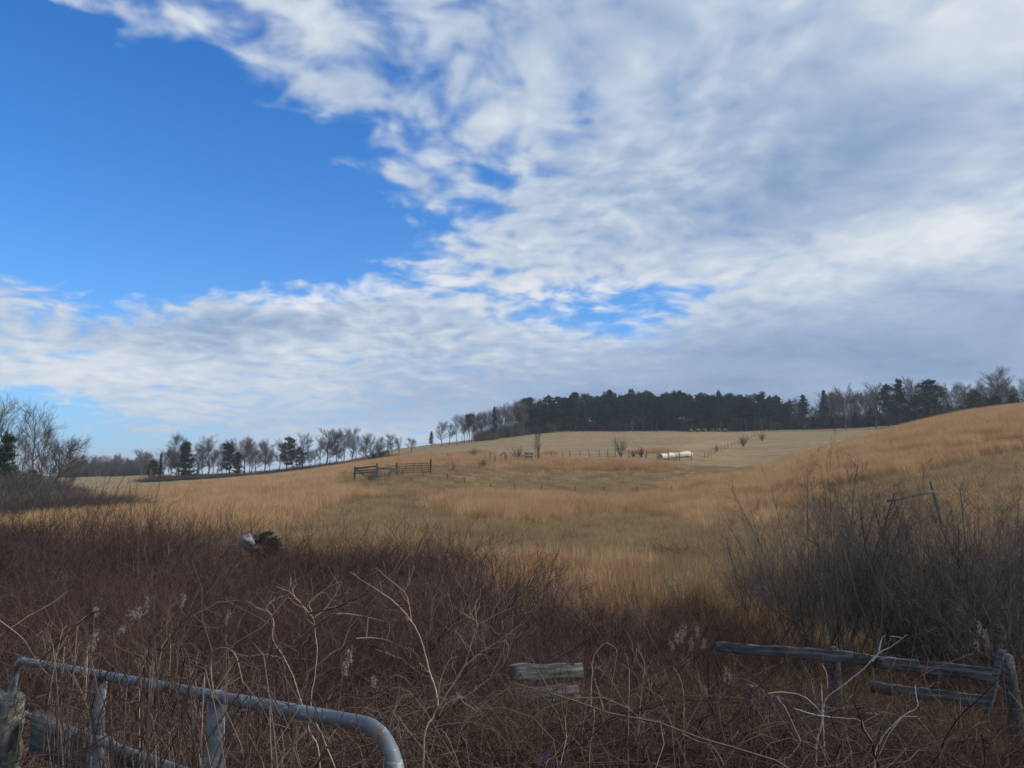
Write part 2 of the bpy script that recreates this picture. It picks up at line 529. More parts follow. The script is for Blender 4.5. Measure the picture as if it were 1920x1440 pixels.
def pchip(x, y, q):
    x, y = np.asarray(x, float), np.asarray(y, float)
    h, dl = np.diff(x), np.diff(y) / np.diff(x)
    m = np.zeros(len(x))
    for k in range(1, len(x) - 1):
        if dl[k - 1] * dl[k] > 0:
            w1, w2 = 2 * h[k] + h[k - 1], h[k] + 2 * h[k - 1]
            m[k] = (w1 + w2) / (w1 / dl[k - 1] + w2 / dl[k])
    m[0], m[-1] = dl[0], dl[-1]
    q = np.clip(q, x[0], x[-1])
    k = np.clip(np.searchsorted(x, q) - 1, 0, len(h) - 1)
    s = (q - x[k]) / h[k]
    return (y[k] * (1 + 2 * s) * (1 - s) ** 2 + m[k] * h[k] * s * (1 - s) ** 2 + y[k + 1] * s * s * (3 - 2 * s) + m[k + 1] * h[k] * s * s * (s - 1))


RL = np.geomspace(0.25, 3000.0, 236)
_cols = sorted(COLS)
_az = np.array([math.atan2((p - 960.0) / FPX, math.cos(PITCH) + (170 / FPX) * math.sin(PITCH)) for p in _cols])
_zc = []
for p in _cols:
    rr, zz = [a for a, _ in NEAR], [b for _, b in NEAR]
    for r, row in COLS[p]:
        d = pdir(p, row)
        rr.append(r)
        zz.append(r * d[2] / math.hypot(d[0], d[1]))
    rr += [500.0, 900.0, 3001.0]
    zl = zz[-1]
    zz += [zl, zl - 4, zl - 12]
    _zc.append(pchip(np.log(np.array(rr) + 0.5), zz, np.log(RL + 0.5)))
_zc = np.array(_zc)
AZ = np.unique(np.concatenate([np.linspace(-math.pi, -0.78, 60), np.linspace(-0.78, 0.78, 560), np.linspace(0.78, math.pi, 60)]))
ZG = np.empty((len(AZ), len(RL)))
for j in range(len(RL)):
    ZG[:, j] = pchip(np.concatenate([[-math.pi], _az, [math.pi]]),
                     np.concatenate([[0.5 * (_zc[0, j] + _zc[-1, j])], _zc[:, j], [0.5 * (_zc[0, j] + _zc[-1, j])]]), AZ)
# behind the camera the verge and road stay level
_beh = np.clip((np.abs(AZ) - 1.2) / 0.6, 0, 1)[:, None]
ZG = ZG * (1 - _beh) + np.minimum(-1.6, np.maximum(ZG, -1.62)) * _beh
for _ in range(3):                                            # soften kinks between the columns
    k = np.arange(len(AZ))
    Z2 = ZG.copy()
    Z2[4:-4] = (ZG[:-8] + 2 * ZG[4:-4] + ZG[8:]) / 4
    ZG = Z2
_X, _Y = np.sin(AZ)[:, None] * RL[None], np.cos(AZ)[:, None] * RL[None]
_amp = np.clip((RL - 2) / 25, 0, 1)[None]
ZG = ZG + _amp * (0.5 * (fbm(_X / 14, _Y / 14, 3, 3) - 0.5) + 0.22 * (fbm(_X / 2.5, _Y / 2.5, 5, 3) - 0.5)) + EYE


def height(x, y):
    x, y = np.asarray(x, float), np.asarray(y, float)
    a, r = np.arctan2(x, y), np.clip(np.hypot(x, y), RL[0], RL[-1] * 0.999)
    i = np.clip(np.searchsorted(AZ, a) - 1, 0, len(AZ) - 2)
    lr = np.log(r / RL[0]) / np.log(RL[1] / RL[0])
    j = np.clip(lr.astype(int), 0, len(RL) - 2)
    u, w = (a - AZ[i]) / (AZ[i + 1] - AZ[i]), lr - j
    return (ZG[i, j] * (1 - w) + ZG[i, j + 1] * w) * (1 - u) + (ZG[i + 1, j] * (1 - w) + ZG[i + 1, j + 1] * w) * u


def ground_at(px, r):
    d = pdir(px, HOR)
    k = r / math.hypot(d[0], d[1])
    x, y = d[0] * k, d[1] * k
    return np.array((x, y, float(height(x, y))))


# stands of broomsedge (plus) and shorter green-tan pasture (minus): column, row, half-width, half-height, tilt, weight, distance range
STANDS = [
    (430, 930, 420, 75, -11, 1.0, 30, 165), (260, 985, 330, 40, -6, 0.8, 28, 80), (640, 885, 150, 24, -9, 0.5, 60, 160),
    (1060, 947, 380, 30, 1, 1.1, 40, 90), (960, 980, 150, 26, 0, 0.9, 30, 70), (830, 856, 130, 14, -6, 0.7, 100, 190),
    (1110, 874, 230, 14, 3, 0.7, 100, 140), (940, 872, 160, 16, 0, 0.4, 95, 150), (1290, 838, 210, 10, -5, 0.55, 140, 260),
    (1700, 835, 420, 70, -14, 1.15, 40, 150), (1420, 905, 230, 22, -4, 0.9, 60, 110), (1580, 885, 200, 22, -6, 0.7, 50, 100),
    (1290, 995, 90, 40, 0, 0.9, 22, 60), (1390, 1000, 120, 40, 0, 0.5, 22, 60),
    (735, 898, 150, 26, -3, -1.3, 60, 105), (90, 975, 190, 15, -4, -1.2, 40, 75), (900, 912, 330, 24, 4, -1.0, 60, 110), (1180, 924, 260, 10, 0, -0.5, 70, 95), (1150, 893, 330, 12, 0, -0.9, 90, 130), (1440, 862, 260, 28, -12, -0.6, 105, 230), (1130, 1010, 300, 48, 0, -1.2, 20, 60), (760, 985, 200, 28, -4, -0.8, 30, 60),
    (1780, 846, 230, 10, -8, -1.0, 50, 110), (1790, 918, 300, 26, 0, -1.1, 30, 80), (250, 910, 260, 16, -3, -1.4, 110, 400), (480, 893, 140, 7, -9, -1.0, 150, 400), (700, 955, 160, 20, -5, -0.7, 35, 70),
]


def tall_field(x, y, z):
    """0..1.. how much of the tall orange grass stands here"""
    px, row = project(np.stack([x, y, z], axis=1))
    r = np.hypot(x, y)
    f = 0.12 + np.zeros(len(x))
    for cx, cy, a, b, rot, w, r0, r1 in STANDS:
        c, s = math.cos(R_(rot)), math.sin(R_(rot))
        u, v = (px - cx) * c + (row - cy) * s, -(px - cx) * s + (row - cy) * c
        g = np.clip(1.25 - np.hypot(u / a, v / b), 0, 1)
        g = g * g * (3 - 2 * g) * ((r > r0) & (r < r1))
        f = f + w * g
    f = f + 1.2 * (fbm(x / 7, y / 7, 21, 4) - 0.5) + 0.9 * (fbm(x / 2.6, y / 1.3, 31, 3) - 0.5)
    f[y < 1] = 0.1
    return np.clip(f, 0, 1.2)


def brush_reach(px):
    return np.interp(px, [-300, 0, 300, 600, 800, 930, 1020, 1330, 1420, 1550, 1800, 1920, 2300], [33, 31, 29, 28, 26, 23.5, 21, 20, 18.5, 17, 19, 22, 24])


def make_ground():
    X, Y = _X.ravel(), _Y.ravel()
    Z = ZG.ravel()
    V = np.stack([X, Y, Z], axis=1)
    na, nr = ZG.shape
    i, j = np.meshgrid(np.arange(na - 1), np.arange(nr - 1), indexing='ij')
    b = i * nr + j
    F = np.stack([b, b + 1, b + nr + 1, b + nr], axis=-1).reshape(-1, 4)[:, ::-1]
    cap = np.stack([np.full(na - 1, len(V)), np.arange(na - 1) * nr, (np.arange(na - 1) + 1) * nr], axis=1)[:, ::-1]
    V = np.concatenate([V, [[0, 0, float(Z[0])]]])
    tall = tall_field(V[:, 0], V[:, 1], V[:, 2])
    px, _ = project(V)
    r = np.hypot(V[:, 0], V[:, 1])
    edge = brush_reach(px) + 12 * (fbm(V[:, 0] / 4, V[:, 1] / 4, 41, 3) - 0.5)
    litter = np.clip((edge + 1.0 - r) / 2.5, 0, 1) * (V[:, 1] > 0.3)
    m, t, bs = mat_new('pasture')
    co = t.node('ShaderNodeTexCoord').outputs['Object']
    ta = t.node('ShaderNodeAttribute', attribute_name='v').outputs['Fac']
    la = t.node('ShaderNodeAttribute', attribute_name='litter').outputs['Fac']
    big = t.noise(co, 0.035, 5, 0.55)
    mid = t.noise(co, 0.5, 6, 0.6)
    fin = t.noise(co, 6.0, 6, 0.7)
    rows = t.noise(t.mapping(co, rot=(0, 0, R_(6)), scale=(0.03, 0.33, 1)), 1.0, 6, 0.65)
    past = t.ramp(t.math('ADD', t.math('MULTIPLY', rows, 0.55), t.math('MULTIPLY', mid, 0.45)),
                  [(0.36, (0.155, 0.118, 0.06)), (0.5, (0.285, 0.21, 0.112)), (0.63, (0.41, 0.285, 0.155))])
    past = t.mix(t.mapr(big, 0.42, 0.62, 0.0, 0.5), past, (0.25, 0.205, 0.105))
    sedge = t.ramp(t.math('ADD', t.math('MULTIPLY', mid, 0.5), t.math('MULTIPLY', fin, 0.5)),
                   [(0.32, (0.22, 0.132, 0.068)), (0.5, (0.38, 0.24, 0.13)), (0.68, (0.50, 0.34, 0.20))])
    col = t.mix(t.mapr(ta, 0.35, 0.9), past, sedge)
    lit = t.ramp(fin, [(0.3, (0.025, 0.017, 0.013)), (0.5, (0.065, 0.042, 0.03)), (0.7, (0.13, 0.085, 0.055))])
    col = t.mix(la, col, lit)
    col = t.mix(t.mapr(fin, 0.35, 0.65, 0.35, 0.0), col, (0.08, 0.06, 0.03))
    t.l.new(col, bs.inputs['Base Color'])
    bs.inputs['Roughness'].default_value = 0.95
    bs.inputs['Specular IOR Level'].default_value = 0.05
    bp = t.node('ShaderNodeBump')
    bp.inputs['Strength'].default_value = 0.7
    bp.inputs['Distance'].default_value = 0.25
    t.l.new(t.math('ADD', fin, mid), bp.inputs['Height'])
    t.l.new(bp.outputs[0], bs.inputs['Normal'])
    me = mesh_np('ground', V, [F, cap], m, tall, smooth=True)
    a = me.attributes.new('litter', 'FLOAT', 'POINT')
    a.data.foreach_set('value', litter.astype(np.float32))
    tag(obj('ground', me), 'rolling winter pasture of orange and tan grass', kind='structure')


make_ground()


# ------------------------------------------------------------------ scattered growth (uncountable)
def scatter(name, label, sources, pts, rot, scl, idx):
    """one object: a cloud of points that carries copies of the source meshes"""
    hid = bpy.data.collections.new(name + '_kinds')
    for k, me in enumerate(sources):
        hid.objects.link(bpy.data.objects.new('%s_kind_%02d' % (name, k), me))
    me = bpy.data.meshes.new(name)
    me.vertices.add(len(pts))
    me.vertices.foreach_set('co', np.ascontiguousarray(pts, dtype=np.float32).ravel())
    for nm, ty, dat in (('rot', 'FLOAT_VECTOR', rot), ('scl', 'FLOAT_VECTOR', scl)):
        a = me.attributes.new(nm, ty, 'POINT')
        a.data.foreach_set('vector', np.ascontiguousarray(dat, dtype=np.float32).ravel())
    a = me.attributes.new('idx', 'INT', 'POINT')
    a.data.foreach_set('value', np.ascontiguousarray(idx, dtype=np.int32))
    me.update()
    ob = obj(name, me)
    g = bpy.data.node_groups.new(name + '_scatter', 'GeometryNodeTree')
    g.interface.new_socket('Geometry', in_out='INPUT', socket_type='NodeSocketGeometry')
    g.interface.new_socket('Geometry', in_out='OUTPUT', socket_type='NodeSocketGeometry')
    n, l = g.nodes, g.links
    gi, go = n.new('NodeGroupInput'), n.new('NodeGroupOutput')
    m2p = n.new('GeometryNodeMeshToPoints')
    iop = n.new('GeometryNodeInstanceOnPoints')
    ci = n.new('GeometryNodeCollectionInfo')
    ci.inputs['Collection'].default_value = hid
    ci.inputs['Separate Children'].default_value = True
    ci.inputs['Reset Children'].default_value = True
    iop.inputs['Pick Instance'].default_value = True

    def named(nm, ty):
        nd = n.new('GeometryNodeInputNamedAttribute')
        nd.data_type = ty
        nd.inputs['Name'].default_value = nm
        return nd.outputs[0]
    l.new(gi.outputs[0], m2p.inputs[0])
    l.new(m2p.outputs[0], iop.inputs['Points'])
    l.new(ci.outputs[0], iop.inputs['Instance'])
    l.new(named('idx', 'INT'), iop.inputs['Instance Index'])
    e2r = n.new('FunctionNodeEulerToRotation')
    l.new(named('rot', 'FLOAT_VECTOR'), e2r.inputs[0])
    l.new(e2r.outputs[0], iop.inputs['Rotation'])
    l.new(named('scl', 'FLOAT_VECTOR'), iop.inputs['Scale'])
    l.new(iop.outputs[0], go.inputs[0])
    md = ob.modifiers.new('scatter', 'NODES')
    md.node_group = g
    return tag(ob, label, kind='stuff')


def polar_pts(n, r0, r1, pw, a0=-0.70, a1=0.70):
    """random spots between two distances, thinner outwards as r**-pw"""
    u = RNG.random(n)
    k = 2.0 - pw
    r = (r0 ** k + u * (r1 ** k - r0 ** k)) ** (1 / k)
    a = RNG.uniform(a0, a1, n)
    return np.sin(a) * r, np.cos(a) * r, r


def grid_pts(r0, r1, step0, step1, a0=-0.68, a1=0.68):
    """evenly jittered spots, spacing growing from step0 near to step1 far"""
    out, r = [], r0
    while r < r1:
        st = step0 + (step1 - step0) * (r - r0) / (r1 - r0)
        n = max(1, int((a1 - a0) * r / st))
        a = a0 + (np.arange(n) + RNG.uniform(0, 1, n)) * (a1 - a0) / n
        rr = r + RNG.uniform(-0.5, 0.5, n) * st
        out.append(np.stack([np.sin(a) * rr, np.cos(a) * rr, rr], 1))
        r += st
    o = np.concatenate(out)
    return o[:, 0], o[:, 1], o[:, 2]


def lay(x, y):
    """rotations that lay a patch along the slope, turned at random"""
    e = 0.8
    gx, gy = (height(x + e, y) - height(x - e, y)) / (2 * e), (height(x, y + e) - height(x, y - e)) / (2 * e)
    out = np.empty((len(x), 3))
    for k in range(len(x)):
        q = Vector((0, 0, 1)).rotation_difference(Vector((-gx[k], -gy[k], 1.0)))
        out[k] = (q.to_matrix() @ Matrix.Rotation(RNG.uniform(0, 6.28), 3, 'Z')).to_euler()
    return out


def gen_tuft(n, rad, hmin, hmax, w, lean, mat, name, rng, clump=0):
    b = rng.uniform(-1, 1, size=(n, 2)) * rad
    if clump:
        c = rng.uniform(-1, 1, size=(clump, 2)) * rad
        b = c[rng.integers(0, clump, n)] + rng.normal(size=(n, 2)) * 0.11
    h = rng.uniform(hmin, hmax, n)
    a = rng.uniform(0, 2 * np.pi, n)
    d = np.stack([np.cos(a), np.sin(a)], 1) * rng.uniform(0.1, 1.0, n)[:, None] * lean
    f = rng.uniform(0, 2 * np.pi, n)
    s = np.stack([np.cos(f), np.sin(f), np.zeros(n)], 1)
    ts = np.array([0.0, 0.5, 1.0])
    P = np.zeros((n, 3, 3))
    P[:, :, :2] = b[:, None, :] + (ts ** 1.7)[None, :, None] * (d * h[:, None])[:, None, :]
    P[:, :, 2] = (ts[None] * h[:, None])
    P[:, 0, 2] = -0.06
    ww = np.array([1.0, 0.8, 0.15])[None, :, None] * w * rng.uniform(0.6, 1.2, n)[:, None, None]
    A, B = P - s[:, None, :] * ww, P + s[:, None, :] * ww
    V = np.stack([A, B], axis=2).reshape(-1, 3)
    o = np.arange(n)[:, None] * 6
    F = np.stack([o + np.array([0, 1, 3, 2]), o + np.array([2, 3, 5, 4])], axis=1).reshape(-1, 4)
    return mesh_np(name, V, F, mat, np.repeat(rng.random(n), 6))


def free_of_brush(x, y, z, pad=0.0):
    px, _ = project(np.stack([x, y, z], 1))
    return np.hypot(x, y) > brush_reach(px) + pad + 12 * (fbm(x / 4, y / 4, 41, 3) - 0.5)


def make_grass():
    rng = np.random.default_rng(5)
    tall = [gen_tuft(330, 0.8, 0.45, 1.1, 0.007, 0.22, M_SEDGE, 'sedge_tuft', rng, 26) for _ in range(6)]
    x, y, r = grid_pts(14, 150, 0.62, 1.5)
    z = height(x, y)
    t = tall_field(x, y, z)
    keep = (RNG.random(len(x)) < np.clip((t - 0.40) * 2.4, 0, 1)) & free_of_brush(x, y, z, -1.0)
    x, y, z, t, r = x[keep], y[keep], z[keep], t[keep], r[keep]
    n = len(x)
    s = RNG.uniform(0.6, 1.15, n) * (0.72 + 0.3 * np.clip(t, 0, 1))
    wd = 1.0 + r / 150.0
    scatter('broomsedge_grass', 'tall orange broomsedge standing in drifts across the pasture', tall, np.stack([x, y, z], 1),
            lay(x, y), np.stack([wd, wd, s], 1), RNG.integers(0, 6, n))
    short = [gen_tuft(300, 0.8, 0.08, 0.36, 0.006, 0.6, M_TAN, 'pasture_tuft', rng, 30) for _ in range(5)]
    x, y, r = grid_pts(10, 120, 0.7, 1.7)
    z = height(x, y)
    t = tall_field(x, y, z)
    keep = (t < 0.8) & free_of_brush(x, y, z, -2.0)
    x, y, z, r = x[keep], y[keep], z[keep], r[keep]
    n = len(x)
    s = RNG.uniform(0.6, 1.5, n)
    scatter('pasture_grass', 'short olive and tan grass between the orange stands', short, np.stack([x, y, z], 1),
            lay(x, y), np.stack([np.full(n, 1.2), np.full(n, 1.2), s], 1), RNG.integers(0, 5, n))


make_grass()


def gen_canes(rng, n, spread, L, lean, droop, r0, twigs, mat, name, tw_len=(0.15, 0.45), N=8):
    b = np.zeros((n, 3))
    b[:, :2] = rng.uniform(-1, 1, size=(n, 2)) * spread
    a = rng.uniform(0, 2 * np.pi, n)
    le = rng.uniform(*lean, n)
    d = np.stack([np.cos(a) * np.sin(le), np.sin(a) * np.sin(le), np.cos(le)], 1)
    ln = rng.uniform(*L, n)
    s = np.linspace(0, 1, N)
    P = b[:, None, :] + (ln[:, None] * s[None])[:, :, None] * d[:, None, :]
    out = np.stack([np.cos(a), np.sin(a), np.zeros(n)], 1)
    dr = rng.uniform(*droop, n)
    P = P + (ln * dr)[:, None, None] * (s ** 2.4)[None, :, None] * (0.75 * out - np.array([0, 0, 0.65]))[:, None, :]
    P[:, 1:] += np.cumsum(rng.normal(size=(n, N - 1, 3)) * 0.014, axis=1) * ln[:, None, None]
    P[:, 0, 2] -= 0.08
    R = (r0 * np.exp(rng.normal(-0.1, 0.42, n)))[:, None] * (1 - 0.65 * s[None])
    v = rng.random(n)
    parts = [tubes(P, R, 3, v * 0.9)]
    if twigs:
        T, TR = sprout(P, R, twigs, 0.2, 1.0, (0.4, 1.1), tw_len, 0.15, 4, 0.6, rng, 0.5, 0.3)
        parts.append(tubes(T, np.maximum(TR, 0.0012), 3, np.clip(np.repeat(v, twigs) + rng.normal(0, 0.15, n * twigs), 0, 1)))
    V, F, vv = join(parts)
    return mesh_np(name, V, F, mat, vv)


def make_brush():
    rng = np.random.default_rng(9)
    far_k = [gen_canes(rng, 105, 1.3, (0.8, 2.0), (0.03, 0.7), (0.0, 0.6), 0.0085, 7, M_BRUSH, 'bramble', (0.25, 0.6), 9) for _ in range(5)]
    far_k += [gen_canes(rng, 70, 1.2, (1.0, 2.8), (0.02, 0.5), (0.0, 0.3), 0.0085, 9, M_BRUSH, 'bramble', (0.3, 0.75), 9) for _ in range(2)]
    near_k = [gen_canes(rng, 62, 1.2, (1.0, 2.5), (0.1, 0.95), (0.1, 1.0), 0.0055, 5, M_CANE, 'bramble', (0.2, 0.55), 14) for _ in range(4)]
    kinds = far_k + near_k
    x, y, r = grid_pts(5.4, 36, 1.05, 1.45)
    z = height(x, y)
    px, _ = project(np.stack([x, y, z], 1))
    keep = ~free_of_brush(x, y, z, 0.0) | (~free_of_brush(x, y, z, 5.0) & (RNG.random(len(x)) < 0.22))
    thin = np.interp(px, [900, 1050, 1330, 1430, 1560, 1920], [1.0, 0.9, 0.75, 0.6, 0.45, 0.55])
    thin = np.where((r < 9.0) & (px > 900), np.maximum(thin, 0.9), thin)
    keep &= RNG.random(len(x)) < thin * np.interp(r, [5, 9, 34], [0.85, 1.0, 1.0])
    x, y, z, r, px = x[keep], y[keep], z[keep], r[keep], px[keep]
    n = len(x)
    tall_ = np.interp(px, [-300, 0, 600, 900, 1050, 1400, 1920], [0.86, 0.88, 0.92, 0.85, 0.62, 0.60, 0.72])
    tall_ = np.where((r < 9.5) & (px > 900), 0.98, tall_)
    tall_ *= np.where((r > 9.5) & (px > 980) & (px < 1500), np.interp(r, [9, 14, 22], [1.15, 0.95, 0.75]), 1.0)
    s = RNG.uniform(0.6, 1.15, n) * tall_ * (0.35 + 1.2 * fbm(x / 2.8, y / 2.8, 77, 2))
    kind = np.where(r + RNG.normal(0, 1.2, n) < 11.0, RNG.integers(7, 11, n), RNG.integers(0, 7, n))
    scatter('bramble_thicket', 'dense dark red-brown bramble canes filling the hollow before the field', kinds, np.stack([x, y, z], 1),
            lay(x, y), np.stack([np.ones(n), np.ones(n), s], 1), kind)
    # straw-brown weeds among the canes, nearest the camera
    weeds = [gen_canes(rng, 48, 0.7, (0.5, 1.45), (0.05, 0.9), (0.1, 0.9), 0.003, 4, M_WEED, 'weed', (0.06, 0.25), 9) for _ in range(5)]
    x, y, r = grid_pts(3.0, 17, 0.6, 0.9)
    z = height(x, y)
    px, _ = project(np.stack([x, y, z], 1))
    keep = (RNG.random(len(x)) < np.interp(px, [0, 600, 900, 1920], [0.45, 0.6, 1.0, 1.0])) & ((r > 4.8) | (px > 780)) & ((r > 5.8) | (px > 170))
    x, y, z, r = x[keep], y[keep], z[keep], r[keep]
    n = len(x)
    pxk, _ = project(np.stack([x, y, z], 1))
    s = RNG.uniform(0.6, 1.1, n) * np.interp(r, [3, 5, 9], [0.5, 0.75, 1.0]) * np.where((pxk > 920) & (r > 5) & (r < 9.5), 1.3, 1.0)
    scatter('dry_weeds', 'thin straw-brown weed stems tangled among the brambles in front', weeds, np.stack([x, y, z], 1),
            lay(x, y), np.stack([np.ones(n), np.ones(n), s], 1), RNG.integers(0, 5, n))
    # rust-coloured bent grass under the grey shrubs
    tus = [gen_tuft(260, 0.7, 0.3, 0.85, 0.005, 0.8, M_RUSTG, 'bent_tuft', rng, 14) for _ in range(4)]
    x, y, r = grid_pts(9, 24, 0.7, 0.9, 0.12, 0.66)
    z = height(x, y)
    keep = RNG.random(len(x)) < np.clip((fbm(x / 2.5, y / 2.5, 91, 3) - 0.40) * 5, 0, 1)
    x, y, z = x[keep], y[keep], z[keep]
    n = len(x)
    s = RNG.uniform(0.6, 1.1, n)
    scatter('bent_sedge', 'bent rust-orange grass clumps below the grey shrubs', tus, np.stack([x, y, z], 1),
            lay(x, y), np.stack([np.ones(n), np.ones(n), s], 1), RNG.integers(0, 4, n))


make_brush()

# ------------------------------------------------------------------ trees
def sway_trunk(rng, H, r0, N=10, lean=0.03, wob=0.012, top=0.92):
    s = np.linspace(0, 1, N)
    P = np.zeros((1, N, 3))
    P[0, :, 2] = s * H * top
    a = rng.uniform(0, 6.28)
    P[0, :, 0] = s ** 1.5 * H * lean * math.cos(a)
    P[0, :, 1] = s ** 1.5 * H * lean * math.sin(a)
    P[0, 1:, :2] += np.cumsum(rng.normal(size=(N - 1, 2)) * H * wob, axis=0)
    P[0, 0, 2] = -0.4
    R = r0 * (1 - 0.86 * s ** 0.9)[None]
    R[0, 0] *= 1.35
    return P, R


def gen_bare(rng, H=12.0, spread=1.0, up=0.35, first=0.22, forks=16, dense=1.0, r0=0.19, lean=0.03, ang=(0.5, 1.0)):
    """(trunk mesh, crown mesh) of a leafless tree"""
    T, TR = sway_trunk(rng, H, r0, lean=lean)
    B1, R1 = sprout(T, TR, forks, first, 0.97, ang, (0.34 * H * spread, 0.50 * H * spread), up, 7, 0.55, rng, 0.3, 0.55, 0.02)
    B2, R2 = sprout(B1, R1, 7, 0.2, 1.0, (0.35, 0.85), (0.10 * H, 0.19 * H), 0.3, 5, 0.6, rng, 0.4, 0.4, 0.03)
    B3, R3 = sprout(B2, R2, int(5 * dense), 0.15, 1.0, (0.3, 0.8), (0.05 * H, 0.10 * H), 0.22, 4, 0.65, rng, 0.5, 0.3, 0.04)
    B4, R4 = sprout(B3, R3, 3, 0.2, 1.0, (0.3, 0.8), (0.025 * H, 0.055 * H), 0.1, 3, 0.7, rng, 0.6, 0.2, 0.03)
    V, F, v = join([tubes(T, TR, 8), tubes(B1, np.maximum(R1, 0.045), 5)])
    tr = mesh_np('trunk', V, F, M_BARK, v, smooth=True)
    V, F, v = join([tubes(B2, np.maximum(R2, 0.022), 3), tubes(B3, np.maximum(R3, 0.011), 3), tubes(B4, np.maximum(R4, 0.007), 3)])
    cr = mesh_np('crown', V, F, M_TWIG, v)
    return tr, cr


def reach(pair):
    """top of the tree, by its highest twigs"""
    z = []
    for me in pair:
        co = np.empty(len(me.vertices) * 3, dtype=np.float32)
        me.vertices.foreach_get('co', co)
        z.append(np.percentile(co[2::3], 99.6))
    return float(max(z))


def needle_tufts(C, D, rng, per, size, w):
    """spiky fans of needles round the points C (M,3), pointing about D"""
    M = len(C)
    c = np.repeat(C, per, 0)
    d = unit(np.repeat(D, per, 0) * 0.8 + rng.normal(size=(M * per, 3)))
    L = rng.uniform(0.5, 1.0, M * per)[:, None] * size
    side = unit(np.cross(d, rng.normal(size=d.shape))) * w
    a, b = c + d * L * 0.1 - side, c + d * L * 0.1 + side
    V = np.stack([a, b, c + d * L + side * 0.5, c + d * L - side * 0.5], 1).reshape(-1, 3)
    F = np.arange(M * per * 4).reshape(-1, 4)
    v = np.repeat(np.clip(np.repeat(rng.random(M), per) * 0.7 + rng.random(M * per) * 0.3, 0, 1), 4)
    return V, F, v


def gen_pine(rng, H=16.0, clear=0.38, width=0.22, shape='round', whorls=15, per=5, tufts=8, needles=13, size=0.62, mat=None, r0=0.2):
    T, TR = sway_trunk(rng, H, r0, lean=0.02, wob=0.006, top=0.97)
    B, R, D = [], [], []
    for k in range(whorls):
        f = (k + rng.uniform(0, 0.8)) / whorls
        zf = clear + (0.985 - clear) * f
        if shape == 'round':
            prof = math.sin(math.pi * min(1, 0.18 + 0.82 * f)) ** 0.6 * (1.0 if f > 0.25 else 0.75)
        elif shape == 'cone':
            prof = (1 - f) ** 0.8 + 0.08
        else:                                                  # flat top
            prof = 0.35 + 0.65 * f if f < 0.85 else 0.75
        for q in range(per):
            a = rng.uniform(0, 2 * math.pi)
            L = H * width * prof * rng.uniform(0.55, 1.2)
            x = zf * 9
            i = min(int(x), 8)
            p0 = T[0, i] * (1 - (x - i)) + T[0, i + 1] * (x - i)
            rise = {'round': 0.15 + 0.35 * f, 'cone': 0.25 + 0.3 * f, 'flat': 0.12 + 0.2 * f}[shape]
            d = np.array([math.cos(a), math.sin(a), rise + rng.uniform(-0.15, 0.15)])
            s = np.linspace(0, 1, 5)
            P = p0 + np.outer(s * L, d)
            P[:, 2] -= s ** 2 * L * 0.12
            P[1:] += rng.normal(size=(4, 3)) * L * 0.03
            B.append(P)
            R.append(0.055 * (1 - 0.7 * s) * (0.6 + prof))
            D.append(unit(d))
    B, R, D = np.array(B), np.array(R), np.array(D)
    V, F, v = join([tubes(T, TR, 8), tubes(B, R, 4)])
    tr = mesh_np('trunk', V, F, M_PBARK, v, smooth=True)
    M = len(B)
    t = rng.uniform(0.28 if shape != 'cone' else 0.1, 1.02, (M, tufts)) ** 0.8 * 4
    i = np.minimum(t.astype(int), 3)
    f = (t - i)[..., None]
    m = np.arange(M)[:, None]
    C = B[m, i] * (1 - f) + B[m, i + 1] * f
    C = C + rng.normal(size=C.shape) * np.array([0.30, 0.30, 0.16]) * (size / 0.6)
    Dn = np.repeat(D[:, None, :], tufts, 1) + np.array([0, 0, 0.35])
    top = np.array([[T[0, -1, 0], T[0, -1, 1], H * 0.97]]) + rng.normal(size=(10, 3)) * np.array([0.3, 0.3, 0.35])
    C, Dn = np.concatenate([C.reshape(-1, 3), top]), np.concatenate([Dn.reshape(-1, 3), np.tile([[0, 0, 1.0]], (10, 1))])
    V, F, v = needle_tufts(C, unit(Dn), rng, needles, size, size * 0.085)
    cr = mesh_np('crown', V, F, mat or M_NEEDLE, v)
    return tr, cr


TREES = {}
TOPS = {}


def tree_kinds():
    rng = np.random.default_rng(23)
    TREES['oak'] = [(gen_bare(rng, 12, 1.15, 0.16, 0.24, 24, 1.2, 0.25, ang=(0.6, 1.25)), 12.0) for _ in range(4)]
    TREES['slim'] = [(gen_bare(rng, 13, 0.72, 0.30, 0.28, 22, 1.0, 0.19, ang=(0.5, 1.15)), 13.0) for _ in range(4)]
    TREES['tall'] = [(gen_bare(rng, 16, 0.62, 0.40, 0.32, 18, 1.0, 0.22), 16.0) for _ in range(3)]
    TREES['edge'] = [(gen_bare(rng, 17, 0.62, 0.32, 0.42, 14, 0.8, 0.24, ang=(0.5, 1.1)), 17.0) for _ in range(4)]
    TREES['pine'] = [(gen_pine(rng, 16, 0.36, 0.20, 'round'), 16.0) for _ in range(4)]
    TREES['flat'] = [(gen_pine(rng, 16, 0.55, 0.20, 'flat', 9, 5, 8), 16.0) for _ in range(2)]
    TREES['cone'] = [(gen_pine(rng, 15, 0.24, 0.22, 'cone', 17, 5, 7), 15.0) for _ in range(3)]
    TREES['cedar'] = [(gen_pine(rng, 10, 0.10, 0.24, 'cone', 16, 6, 7, 12, 0.5, M_CEDAR, 0.16), 10.0) for _ in range(3)]
    TREES['scrubpine'] = [(gen_pine(rng, 9, 0.22, 0.33, 'round', 11, 5, 9, 12, 0.55, M_CEDAR, 0.15), 9.0) for _ in range(3)]


tree_kinds()
NAMES = {'edge': 'bare_tree', 'oak': 'bare_tree', 'slim': 'bare_tree', 'tall': 'bare_tree', 'pine': 'pine_tree', 'flat': 'pine_tree', 'cone': 'pine_tree', 'cedar': 'cedar_tree', 'scrubpine': 'pine_tree'}


